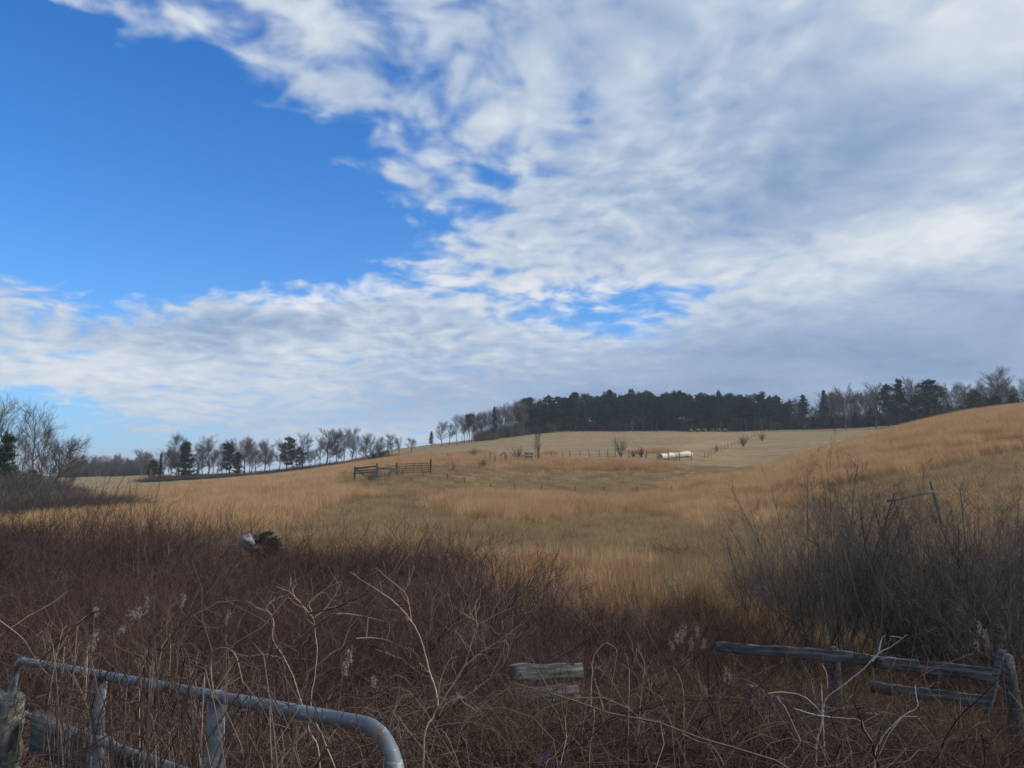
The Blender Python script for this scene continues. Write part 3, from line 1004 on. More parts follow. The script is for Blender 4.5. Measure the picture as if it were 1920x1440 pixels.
def tree(kind, px, r, toprow, label, group=None, wide=1.0, lean=0.0, toward=0.0, sink=0.0):
    """a tree rooted r metres away in column px that reaches up to toprow"""
    g = ground_at(px, r)
    h = at(px, toprow, r)[2] - g[2]
    (tr, cr), H = random.choice(TREES[kind])
    H = TOPS.setdefault(tr.name, reach((tr, cr)))
    o = empty(NAMES[kind], g - np.array([0, 0, sink]), random.uniform(0, 6.28))
    s = h / H
    if kind in ('oak', 'slim'):
        wide *= 1.25
    o.scale = (s * wide, s * wide, s)
    if lean:
        o.rotation_euler = (0, lean, random.choice((0.0, 0.4, -0.4)))
    obj('trunk', tr, o)
    obj('crown', cr, o)
    return tag(o, label, 'tree', group)


def plant_trees():
    T = tree
    # the near clump at the left edge
    T('edge', 10, 95, 738, 'tallest leafless tree at the left edge with a twisted top', wide=1.1)
    T('edge', 60, 92, 750, 'large leafless tree of the left clump, its broad crown against blue sky', wide=1.1)
    T('oak', 92, 90, 806, 'leafless tree leaning out to the right from the left clump', lean=0.38, wide=0.85)
    T('edge', 120, 100, 822, 'outermost slim leafless tree on the right side of the left clump', wide=1.1)
    T('edge', -25, 90, 770, 'leafless tree cut by the left border behind the dark cedar')
    T('edge', 38, 104, 800, 'thin leafless tree between the two tallest of the left clump')
    T('edge', 96, 112, 840, 'low leafless tree deep inside the left clump', wide=1.3)
    for px, r, top, lab in ((-10, 100, 760, 'leafless tree at the left border beside the tallest one'), (28, 88, 790, 'leafless tree standing before the two tallest of the left clump'),
                            (75, 98, 775, 'leafless tree just right of the large broad one in the left clump'), (80, 86, 845, 'short twiggy tree low in the middle of the left clump'),
                            (108, 92, 862, 'short twiggy tree at the right foot of the left clump'), (130, 104, 872, 'smallest leafless tree at the right edge of the left clump'), (48, 84, 850, 'short twiggy tree under the large broad one at left')):
        T('edge', px, r, top, lab, wide=0.8)
    T('cedar', 6, 84, 815, 'dark cedar at the left border under the tallest leafless tree', wide=1.0)
    T('cedar', 60, 98, 880, 'low dark cedar hidden among the trunks of the left clump', wide=1.4)
    # the far wood behind the pasture at left
    for k in range(30):
        px = 132 + k * 4.9 + random.uniform(-2, 2)
        T(random.choice(('slim', 'tall', 'oak')), px, 330 + random.uniform(-25, 40), 864 - max(0, px - 235) * 0.32 + random.uniform(-14, 9),
          'grey leafless tree in the distant row behind the left pasture', 'distant trees behind the left pasture', wide=1.15)
    for k in range(16):
        T(random.choice(('slim', 'oak')), 100 + k * 12 + random.uniform(-4, 4), 400 + random.uniform(-20, 60), 874 + random.uniform(-8, 6),
          'grey leafless tree in the distant row behind the left pasture', 'distant trees behind the left pasture', wide=1.3)
    # the hedgerow
    h = 'trees of the hedgerow left of the hill'
    T('scrubpine', 283, 205, 863, 'round-headed dark pine at the left end of the hedgerow', h, wide=1.0)
    T('cedar', 301, 208, 849, 'narrow dark cedar just right of the round-headed pine', h, wide=0.42)
    T('slim', 318, 212, 846, 'slim leafless tree crowded beside the narrow cedar in the hedgerow', h)
    T('slim', 334, 210, 812, 'tallest leafless tree behind the big cedar of the hedgerow', h, wide=1.1)
    T('cedar', 346, 204, 829, 'big ragged cedar near the left end of the hedgerow', h, wide=1.25)
    T('oak', 392, 206, 815, 'broad fan-shaped leafless tree standing free in the hedgerow', h, wide=1.0)
    T('slim', 403, 208, 862, 'small leaning leafless tree at the foot of the fan-shaped one', h, lean=0.3)
    T('scrubpine', 424, 206, 828, 'loose dark pine with a bare lower stem right of the fan-shaped tree', h, wide=0.7)
    T('cedar', 446, 205, 848, 'low wide cedar sloping right beside the loose dark pine', h, wide=1.1)
    T('slim', 432, 212, 822, 'leafless tree mixed into the loose dark pine', h)
    T('slim', 458, 208, 818, 'leafless tree rising behind the low wide cedar', h, wide=1.2)
    T('slim', 473, 214, 824, 'thin leafless tree second left of the lone rounded one', h)
    T('oak', 496, 206, 827, 'lone rounded leafless tree left of the twin pines', h, wide=0.85)
    T('scrubpine', 537, 200, 819, 'taller of the twin pines in the middle of the hedgerow', h, wide=0.85)
    T('scrubpine', 561, 200, 838, 'lower of the twin pines in the middle of the hedgerow', h, wide=0.9)
    T('oak', 567, 210, 811, 'leafless tree showing above the lower twin pine', h, wide=0.7)
    T('slim', 582, 203, 848, 'crooked small dead tree right of the twin pines', h, wide=0.5)
    T('oak', 612, 204, 802, 'widest leafless tree of the hedgerow, its branches low to the ground', h, wide=1.05)
    T('slim', 630, 210, 806, 'leafless tree touching the widest one on its right', h)
    T('slim', 645, 202, 803, 'straight leafless tree, left of the pair near the hedgerow centre', h)
    T('slim', 659, 204, 800, 'straight leafless tree, right of the pair near the hedgerow centre', h)
    T('oak', 687, 204, 811, 'leafless tree rising left of the dark round thicket', h, wide=0.8)
    T('slim', 709, 210, 818, 'leafless tree rising out of the dark round thicket', h, wide=1.1)
    T('slim', 728, 206, 812, 'leafless tree just right of the dark round thicket', h, wide=1.1)
    T('oak', 747, 210, 818, 'small leafless tree, second from the right end of the hedgerow', h, wide=0.8)
    T('oak', 770, 214, 820, 'small spreading leafless tree at the right end of the hedgerow', h, wide=1.1)
    for k in range(34):
        px = 290 + k * 13.6 + random.uniform(-5, 5)
        T(random.choice(('slim', 'oak', 'slim')), px, 214 + random.uniform(-3, 14), float(np.interp(px, [290, 400, 560, 660, 770], [852, 842, 838, 830, 832])) + random.uniform(-16, 14),
          'small leafless tree filling a gap in the back of the hedgerow', 'small trees at the back of the hedgerow', wide=1.0)
    # the left end of the hilltop wood
    w = 'trees at the left end of the hilltop wood'
    T('cone', 809, 232, 809, 'bushy green pine standing first at the left end of the wood', w, wide=0.95)
    T('oak', 828, 240, 789, 'broad leafless tree right behind the first green pine of the wood', w, wide=0.9)
    T('slim', 842, 250, 793, 'slim leafless tree left of the tall pale one', w)
    T('tall', 856, 240, 775, 'tall pale leafless tree left of the umbrella pine', w)
    T('flat', 879, 244, 774, 'umbrella-topped pine on a long bare trunk at the wood edge', w, wide=0.95)
    T('cone', 926, 258, 763, 'narrow dark pine among the leafless trunks left of the main wood', w, wide=0.5)
    g = 'leafless trees along the left flank of the hilltop wood'
    for k in range(26):
        px = 866 + k * 4.7 + random.uniform(-2, 2)
        T(random.choice(('tall', 'tall', 'slim')), px, 246 + (px - 866) * 0.25 + random.uniform(-6, 22), 780 - (px - 866) * 0.27 + random.uniform(-6, 6),
          'tall leafless tree in the row on the left flank of the hilltop wood', g, wide=0.9)
    # the pine wood itself
    g = 'dark pines of the hilltop wood'
    prof = lambda p: float(np.interp(p, [970, 1020, 1080, 1180, 1300, 1345, 1420, 1470, 1500], [757, 750, 744, 738, 741, 744, 746, 750, 752]))
    for row in range(4):
        for k in range(34):
            px = 978 + k * 15.2 + random.uniform(-5, 5) + row * 4
            T(random.choice(('pine', 'pine', 'pine', 'cone', 'flat')), px, 292 + row * 11 + random.uniform(-4, 4), prof(px) + row * 1.0 + random.uniform(-9, 20),
              'dark green pine crowded into the hilltop wood', g, wide=random.uniform(1.1, 1.6))
    g = 'leafless trees showing over and between the pines of the wood'
    for k in range(30):
        px = 985 + k * 17.3 + random.uniform(-6, 6)
        T('tall', px, 346 + random.uniform(-6, 10), prof(px) - 2 + random.uniform(-5, 5), 'leafless treetop showing above the dark pines of the wood', g, wide=1.3)
    T('pine', 1353, 284, 733, 'high open-crowned pine standing above the right half of the wood', wide=0.85)
    T('tall', 1188, 286, 778, 'pale leafless tree in front of the dark pine wood', wide=0.8)
    T('pine', 1432, 284, 735, 'high pine with layered branches near the right end of the dark wood', wide=0.9)
    T('pine', 1452, 288, 742, 'pine right beside the high layered pine', wide=0.9)
    # mixed trees to the right, part hidden by the near slope
    T('cone', 1512, 280, 741, 'full rounded pine right of the dark wood', wide=1.15)
    T('cone', 1551, 284, 732, 'pointed pine rising above reddish leafless trees', wide=0.7)
    T('pine', 1672, 268, 721, 'left of two layered pines above the right slope', wide=1.1)
    T('cone', 1694, 270, 711, 'pointed pine, right of two layered pines above the right slope', wide=1.05)
    T('pine', 1752, 262, 712, 'great spreading pine above the right slope, widest of all', wide=1.6)
    T('scrubpine', 1728, 272, 742, 'low pine tucked left of the great spreading pine', wide=0.9)
    T('scrubpine', 1838, 262, 731, 'small ragged pine between leafless trees right of the great pine', wide=0.8)
    T('oak', 1888, 255, 687, 'tall rounded leafless tree near the right border', wide=0.8)
    T('scrubpine', 1876, 250, 741, 'low dark pine under the tall rounded leafless tree', wide=1.2)
    T('scrubpine', 1915, 250, 738, 'low dark pine cut by the right border')
    T('oak', 1648, 272, 716, 'wide leafless tree left of the two layered pines', wide=0.9)
    T('oak', 1590, 276, 720, 'high leafless tree above the reddish thicket', wide=0.7)
    T('oak', 1722, 290, 706, 'pale leafless crown behind and between the pines of the right slope', wide=0.9)
    g = 'leafless trees along the skyline at right'
    tops = lambda p: float(np.interp(p, [1480, 1550, 1620, 1700, 1780, 1850, 1930], [742, 735, 728, 722, 714, 706, 700]))
    for k in range(46):
        px = 1474 + k * 10.2 + random.uniform(-4, 4)
        T(random.choice(('oak', 'slim', 'tall')), px, random.uniform(280, 330), tops(px) + random.uniform(-4, 26),
          'leafless tree in the skyline row right of the pine wood', g, wide=random.uniform(0.8, 1.2))
    g = 'low pines and cedars under the skyline at right'
    for k in range(20):
        px = 1480 + k * 22 + random.uniform(-8, 8)
        T(random.choice(('scrubpine', 'cedar', 'cone')), px, random.uniform(275, 300), tops(px) + random.uniform(32, 52),
          'low dark evergreen at the foot of the skyline trees at right', g, wide=1.3)


plant_trees()


# ------------------------------------------------------------------ undergrowth and shrubs
def gen_shrub(rng, H, stems, spread, twig_n, mat, r0=0.016, fine=4):
    a = rng.uniform(0, 6.28, stems)
    le = rng.uniform(0.05, 1.0, stems) * spread
    d = np.stack([np.cos(a) * np.sin(le), np.sin(a) * np.sin(le), np.cos(le)], 1)
    s = np.linspace(0, 1, 8)
    L = H * rng.uniform(0.7, 1.08, stems)
    P = (L[:, None] * s[None])[:, :, None] * d[:, None, :]
    P[:, :, :2] += rng.normal(size=(stems, 1, 2)) * 0.13 * H / 3
    P[:, :, 2] += (L[:, None] * (s ** 2)[None]) * 0.12
    P[:, 1:] += np.cumsum(rng.normal(size=(stems, 7, 3)) * 0.012, axis=1) * L[:, None, None]
    P[:, 0, 2] = -0.12
    R = (r0 * np.exp(rng.normal(0.05, 0.45, stems)))[:, None] * (1 - 0.7 * s[None])
    B, BR = sprout(P, R, twig_n, 0.3, 1.0, (0.35, 0.8), (0.16 * H, 0.32 * H), 0.12, 5, 0.6, rng, 0.4, 0.45)
    C, CR = sprout(B, BR, fine, 0.15, 1.0, (0.35, 0.9), (0.04 * H, 0.11 * H), 0.05, 4, 0.7, rng, 0.5, 0.3)
    D, DR = sprout(C, CR, 2, 0.2, 1.0, (0.4, 0.9), (0.02 * H, 0.05 * H), 0.0, 3, 0.7, rng, 0.6, 0.3)
    k = r0 / 0.016
    st = mesh_np('stems', *join([tubes(P, R, 5)])[:2], mat, join([tubes(P, R, 5)])[2], smooth=True)
    V, F, v = join([tubes(B, np.maximum(BR, 0.003 * k), 3), tubes(C, np.maximum(CR, 0.002 * k), 3), tubes(D, np.maximum(DR, 0.0016 * k), 3)])
    tw = mesh_np('twigs', V, F, mat, v)
    return st, tw


def shrub(kinds, name, g, h, H, label, group=None, wide=1.0, lean=0.0, cat='shrub'):
    st, tw = random.choice(kinds)
    o = empty(name, g, random.uniform(0, 6.28))
    s = h / H
    o.scale = (s * wide, s * wide, s)
    o.rotation_euler[1] = lean
    obj('stems', st, o)
    obj('twigs', tw, o)
    return tag(o, label, cat, group)


def plant_shrubs():
    rng = np.random.default_rng(31)
    grey = [gen_shrub(rng, 3.2, 22, 0.85, 15, M_SHRUB, 0.0095) for _ in range(4)]
    spots = [(1505, 16.5, 905, 'fan-shaped grey shrub with many straight stems, leftmost of the large ones', 1.0),
             (1455, 18.5, 950, 'smaller grey shrub reaching left over the orange grass', 1.0),
             (1560, 18.0, 888, 'tall grey shrub right behind the fan-shaped one', 1.0),
             (1615, 15.5, 925, 'open grey shrub with forked stems above the wooden rail', 1.0),
             (1665, 17.5, 915, 'grey shrub in front of the broken leaning rail', 1.0),
             (1715, 15.5, 925, 'dense grey shrub below the leaning broken post', 1.05),
             (1765, 18.0, 928, 'low dense grey shrub right of the leaning broken post', 1.1),
             (1815, 16.0, 930, 'dark grey shrub second from the right border', 1.0),
             (1870, 15.0, 930, 'dark twiggy shrub beside the right border', 1.0),
             (1925, 17.0, 935, 'dark shrub cut by the right border', 1.0),
             (1742, 16.5, 935, 'dense grey shrub hiding the foot of the leaning broken post', 1.1), (1845, 19.0, 925, 'grey shrub behind the gap between the two rightmost dark shrubs', 1.0),
             (1640, 21.0, 915, 'thin grey shrub showing between the taller ones before the slope', 0.9),
             (1400, 20.5, 985, 'wispy low shrub at the left edge of the grey shrubs', 0.9)]
    for px, r, top, lab, wd in spots:
        g = ground_at(px, r)
        shrub(grey, 'bare_shrub', g, (at(px, top, r)[2] - g[2]) * 0.9, 3.2, lab, 'grey leafless shrubs at right', wd)
    # leafless saplings standing up out of the bramble
    sap = [gen_shrub(rng, 2.2, 4, 0.35, 9, M_BRUSH, 0.009, 3) for _ in range(4)]
    for px, r, top, lab in (
            (300, 26, 955, 'red-brown sapling, leftmost of three close together above the left bramble'), (355, 25, 948, 'tallest red-brown sapling, middle of three above the left bramble'),
            (392, 26, 953, 'forked red-brown sapling, rightmost of three above the left bramble'), (235, 24, 962, 'red-brown sapling below the small green cedar seedling at left'),
            (545, 25, 950, 'thin sapling just right of the cedar seedling by the boulder'), (640, 24, 962, 'thin sapling below the hay feeder, rising from the bramble'),
            (830, 22, 985, 'low sapling at the bramble edge below the lower field fence'), (770, 24, 978, 'sapling rising from the bramble below the steel gate'),
            (880, 19, 1000, 'sapling at the bramble edge left of the grassy gap'), (1000, 17, 1010, 'many-stemmed sapling leaning over the grassy gap at centre'),
            (1050, 17, 1030, 'arching sapling furthest into the grassy gap at centre'), (130, 26, 985, 'low sapling above the bramble near the left border'),
            (60, 24, 995, 'low sapling above the bramble at the left border'), (1556, 14, 862, 'single tall thin shoot rising high out of the grey shrubs'),
            (450, 25, 968, 'small sapling just left of the pale boulder'), (930, 20, 1010, 'small sapling between the bramble edge and the grassy gap'),
            (180, 25, 975, 'twiggy sapling left of the group of three above the bramble'), (270, 23, 970, 'short sapling before the group of three above the bramble'),
            (425, 24, 962, 'short sapling right of the group of three above the bramble'), (590, 24, 975, 'short sapling right of the cedar seedling by the boulder'),
            (700, 23, 985, 'dark twiggy sapling in the bramble below the old corral')):
        g = ground_at(px, r)
        shrub(sap, 'bare_sapling', g, at(px, top, r)[2] - g[2], 2.2, lab, 'saplings over the bramble' if px != 1556 else None, 0.9 if px != 1556 else 0.4, cat='sapling')
    # bushes out in the field
    bush = [gen_shrub(rng, 2.0, 22, 1.0, 9, M_SHRUB, 0.022, 4) for _ in range(3)]
    redb = [gen_shrub(rng, 2.0, 24, 1.1, 10, M_BRUSH, 0.024, 5) for _ in range(2)]
    for kinds, px, r, top, wd, lab in (
            (bush, 1165, 131, 824, 0.75, 'small round leafless tree-like bush by the upper fence left of the white bales'),
            (redb, 1204, 131, 840, 1.0, 'dark red rounded bush just left of the white bales'),
            (redb, 1188, 131, 846, 1.2, 'low dark bush left of the dark red rounded one'),
            (bush, 971, 122, 840, 1.1, 'grey bush left of the small wooden chute'),
            (bush, 888, 135, 841, 1.2, 'small grey bush alone on the slope above the steel gate'),
            (bush, 843, 128, 851, 1.0, 'tiny bush on the slope right of the steel gate'),
            (bush, 850, 95, 872, 1.4, 'grey brush pile right of the steel gate'),
            (bush, 905, 105, 862, 1.1, 'low grey brush between the steel gate and the leaning posts'),
            (bush, 695, 84, 884, 1.8, 'tangle of grey brush inside the old corral'),
            (bush, 730, 86, 886, 1.3, 'grey brush leaning on the right corral rails'),
            (redb, 1396, 190, 818, 0.8, 'reddish bush on the fence line climbing the hill'),
            (redb, 1345, 160, 835, 0.6, 'small bush halfway along the climbing fence line'),
            (redb, 1432, 215, 813, 0.8, 'red bush near the top of the climbing fence line')):
        g = ground_at(px, r)
        shrub(kinds, 'bush', g, max(0.6, at(px, top, r)[2] - g[2]), 2.0, lab, wide=wd)
    slim_ = [gen_shrub(rng, 4.0, 5, 0.16, 12, M_SHRUB, 0.04, 4)]
    g = ground_at(1006, 121)
    shrub(slim_, 'bare_tree', g, at(1006, 813, 121)[2] - g[2], 4.0, 'narrow upright leafless tree beside the small wooden chute', cat='tree')
    # dark thickets: round one in the hedgerow and evergreen bushes
    for px, r, top, wd, lab in ((712, 203, 838, 1.7, 'dark round thicket in the right half of the hedgerow'), (700, 203, 846, 1.4, 'left lobe of the dark thicket in the hedgerow'),
                                (370, 204, 886, 2.6, 'low dark bramble heap under the big ragged cedar'), (410, 204, 889, 2.4, 'low bush at the foot of the fan-shaped hedgerow tree'),
                                (550, 199, 874, 2.6, 'low bush at the foot of the twin pines'), (300, 203, 893, 2.6, 'low brush under the round-headed pine'), (470, 204, 884, 2.2, 'low bush right of the low wide cedar'),
                                (520, 201, 880, 2.2, 'low bush left of the twin pines')):
        g = ground_at(px, r)
        shrub(redb, 'bush', g, max(1.0, at(px, top, r)[2] - g[2]), 2.0, lab, 'bushes at the foot of the hedgerow', wd)
    # brush below the left clump and the strip before it: far too many stems to count
    dark = [gen_canes(rng, 120, 1.6, (1.2, 3.2), (0.05, 0.7), (0.0, 0.4), 0.016, 7, M_SHRUB, 'undergrowth', (0.3, 0.9)) for _ in range(4)]
    pts = []
    for k in range(420):
        px = RNG.uniform(-60, 150)
        r = RNG.uniform(80, 112) if RNG.random() < 0.8 else RNG.uniform(112, 140)
        pts.append((px, r))
    for k in range(150):
        px = RNG.uniform(-60, 235)
        pts.append((px, 58 + RNG.uniform(-2.5, 2.5) + max(0, px - 60) * 0.02))
    xy = np.array([ground_at(p, r) for p, r in pts])
    n = len(xy)
    s = np.where(np.arange(n) < 420, np.array([np.interp(p, [-60, 0, 60, 100, 130, 150], [1.15, 1.1, 0.9, 0.65, 0.4, 0.2]) for p, _ in pts]), 0.55) * RNG.uniform(0.35, 1.35, n)
    scatter('undergrowth', 'dark leafless undergrowth massed below the left clump of trees', dark, xy, np.stack([np.zeros(n), np.zeros(n), RNG.uniform(0, 6.28, n)], 1),
            np.stack([np.ones(n), np.ones(n), s], 1), RNG.integers(0, 4, n))
    # brush along the foot of the hedgerow
    pts = [(RNG.uniform(275, 735), RNG.uniform(198, 210)) for _ in range(170)]
    xy = np.array([ground_at(p, r) for p, r in pts])
    n = len(xy)
    s = RNG.uniform(0.25, 0.85, n) * np.array([np.interp(p, [275, 400, 600, 735], [0.8, 0.55, 0.5, 0.35]) for p, _ in pts])
    scatter('hedge_brush', 'low dark brush along the foot of the hedgerow trees', dark, xy, np.stack([np.zeros(n), np.zeros(n), RNG.uniform(0, 6.28, n)], 1),
            np.stack([np.ones(n) * 1.3, np.ones(n) * 1.3, s], 1), RNG.integers(0, 4, n))
    # dark understorey inside the hilltop wood
    und = [gen_canes(rng, 110, 2.5, (2.0, 6.5), (0.02, 0.4), (0.0, 0.2), 0.035, 8, M_SHRUB, 'understorey', (0.6, 1.6)) for _ in range(4)]
    pts = [(RNG.uniform(900, 1925), RNG.uniform(0, 1)) for _ in range(900)]
    xy = np.array([ground_at(p, float(np.interp(p, [900, 980, 1060, 1500, 1700, 1925], [252, 280, 296, 296, 285, 268])) + 4 + q * 45) for p, q in pts])
    n = len(xy)
    s = RNG.uniform(0.45, 1.0, n) * np.array([np.interp(p, [900, 980, 1500, 1925], [0.7, 1.0, 1.0, 0.9]) for p, _ in pts])
    scatter('understorey', 'dark twiggy understorey filling the hilltop wood below the crowns', und, xy, np.stack([np.zeros(n), np.zeros(n), RNG.uniform(0, 6.28, n)], 1),
            np.stack([np.ones(n), np.ones(n), s], 1), RNG.integers(0, 4, n))
    # brush between the trunks of the far left wood
    pts = [(RNG.uniform(120, 290), RNG.uniform(325, 385)) for _ in range(130)]
    xy = np.array([ground_at(p, r) for p, r in pts])
    n = len(xy)
    s = RNG.uniform(0.5, 1.2, n)
    scatter('far_wood_brush', 'grey brush between the trunks of the distant left wood', und, xy, np.stack([np.zeros(n), np.zeros(n), RNG.uniform(0, 6.28, n)], 1),
            np.stack([np.ones(n), np.ones(n), s], 1), RNG.integers(0, 4, n))
    # small evergreens in the grass
    for px, r, top, wd, lab in ((508, 27, 998, 1.3, 'small dark green cedar seedling beside the pale boulder'), (218, 56, 952, 1.0, 'small green cedar seedling in the field near the left thicket'),
                                (143, 57, 958, 1.0, 'green cedar seedling inside the low dark strip at left')):
        g = ground_at(px, r)
        (tr, cr), H = TREES['scrubpine'][0]
        o = empty('cedar_seedling', g, 0.3)
        h = at(px, top, r)[2] - g[2]
        o.scale = (h / H * wd, h / H * wd, h / H)
        obj('trunk', tr, o)
        obj('crown', cr, o)
        tag(o, lab, 'seedling')


plant_shrubs()

# ------------------------------------------------------------------ small builders
def box(L, W, H, rng=None, rough=0.0, seg=6):
    """a board along X, centred: worn edges come from jittered cross sections"""
    xs = np.linspace(-L / 2, L / 2, seg)
    c = 0.10 * min(W, H)
    prof = np.array([(-W / 2 + c, -H / 2), (W / 2 - c, -H / 2), (W / 2, -H / 2 + c), (W / 2, H / 2 - c), (W / 2 - c, H / 2), (-W / 2 + c, H / 2), (-W / 2, H / 2 - c), (-W / 2, -H / 2 + c)])
    V = []
    for k, x in enumerate(xs):
        j = rng.normal(size=(8, 2)) * rough if rng is not None else 0
        e = rng.normal(size=8) * rough * 3 if rng is not None and k in (0, seg - 1) else np.zeros(8)
        bend = (np.sin(k * 1.7) + np.sin(k * 0.63 + 1)) * rough * 1.2 if rng is not None else 0.0
        p = prof * (1 + (rng.normal() * rough * 9 if rng is not None else 0)) + j + np.array([0, bend])
        V.append(np.stack([x + e, p[:, 0], p[:, 1]], 1))
    V = np.concatenate(V)
    F = []
    for k in range(seg - 1):
        for q in range(8):
            F.append((k * 8 + q, k * 8 + (q + 1) % 8, (k + 1) * 8 + (q + 1) % 8, (k + 1) * 8 + q))
    F = np.array(F)
    e0, e1 = 0, (seg - 1) * 8
    caps = []
    for o, rev in ((e0, True), (e1, False)):
        for a, b, c2, d in ((0, 1, 2, 7), (7, 2, 3, 6), (6, 3, 4, 5)):
            f = (o + a, o + b, o + c2, o + d)
            caps.append(f[::-1] if rev else f)
    return V, np.concatenate([F, np.array(caps)])


def board(name, A, B, W, H, mat, parent, rng, rough=0.004, roll=0.0, seg=7):
    """a plank between two points; H is its upright width, W its thickness"""
    A, B = Vector([float(v) for v in A]), Vector([float(v) for v in B])
    V, F = box((B - A).length, W, H, rng, rough, seg)
    me = mesh_np(name, V, F, mat)
    o = obj(name, me, parent)
    x = (B - A).normalized()
    up = Vector((0, 0, 1)) if abs(x.z) < 0.9 else Vector((0, 1, 0))
    y = up.cross(x).normalized()
    z = x.cross(y)
    m = Matrix((x, y, z)).transposed().to_4x4() @ Matrix.Rotation(roll, 4, 'X')
    m.translation = (A + B) / 2
    if parent is not None:
        m = Matrix.Translation(-parent.location) @ m
    o.matrix_basis = m
    return o


def post_mesh(name, r, h, mat, rng, sides=7, rings=5, rough=0.06, jag=0.0):
    s = np.linspace(0, 1, rings)
    a = np.arange(sides) * 2 * np.pi / sides
    V = []
    for k, t in enumerate(s):
        rr = r * (1.08 - 0.16 * t) * (1 + rng.normal(size=sides) * rough)
        zz = t * h + (rng.normal(size=sides) * 0.12 * r if 0 < k < rings - 1 else (rng.uniform(-0.5, 0.5) * r * np.cos(a + 1) if k else 0))
        V.append(np.stack([rr * np.cos(a), rr * np.sin(a), np.zeros(sides) + zz], 1))
    V = np.concatenate(V + [np.array([[0, 0, h + 0.1 * r]])])
    V[:sides, 2] = -0.35
    if jag:
        V[-1 - sides:, 2] += rng.uniform(-jag, jag, sides + 1)
    F = np.array([(k * sides + q, k * sides + (q + 1) % sides, (k + 1) * sides + (q + 1) % sides, (k + 1) * sides + q) for k in range(rings - 1) for q in range(sides)])
    t = (rings - 1) * sides
    T = np.array([(t + q, t + (q + 1) % sides, len(V) - 1) for q in range(sides)])
    return mesh_np(name, V, [F, T], mat)


def strand(name, pts, r, mat, parent, sides=5, radii=None, off=None):
    P = np.array(pts, float)[None]
    if parent is not None:
        P = P - np.array(parent.location)
    n = P.shape[1]
    R = np.full((1, n), r) if radii is None else np.array(radii)[None]
    V, F, v = tubes(P, R, sides)
    return obj(name, mesh_np(name, V, F, mat, v, smooth=True), parent)


def curve(pts, n=14):
    """smooth path through points (Catmull-Rom)"""
    p = np.array(pts, float)
    p = np.concatenate([[2 * p[0] - p[1]], p, [2 * p[-1] - p[-2]]])
    m = len(p) - 3
    out = []
    for t in np.linspace(0, m - 1e-6, n):
        i = int(t)
        u = t - i
        a, b, c, d = p[i:i + 4]
        out.append(0.5 * (2 * b + (c - a) * u + (2 * a - 5 * b + 4 * c - d) * u * u + (3 * b - a - 3 * c + d) * u ** 3))
    return np.array(out)


# ------------------------------------------------------------------ far fences
def wire_fence(label, posts, wires, rng, r=0.06, group=None, mat=None):
    """posts: (column, distance, top row or None, lean)"""
    base = [ground_at(px, d) for px, d, *_ in posts]
    o = empty('wire_fence', base[0])
    tag(o, label, 'fence', group)
    tops = []
    for (px, d, top, lean), g in zip(posts, base):
        h = 1.15 if top is None else max(0.7, at(px, top, d)[2] - g[2])
        p = obj('post', post_mesh('post', r * rng.uniform(0.8, 1.3), h, mat or M_FARPOST, rng), o)
        p.location = Vector(g) - o.location
        p.rotation_euler = (rng.normal() * 0.05, lean, rng.uniform(0, 6))
        tops.append((g, h))
    for f in wires:
        pts = []
        for (g, h), (g2, h2) in zip(tops[:-1], tops[1:]):
            a, b = g + [0, 0, h * f], g2 + [0, 0, h2 * f]
            pts += [a, (a + b) / 2 - np.array([0, 0, 0.05])]
        pts.append(tops[-1][0] + [0, 0, tops[-1][1] * f])
        strand('wire', pts, 0.0035, M_WIRE, o, 3)
    return o


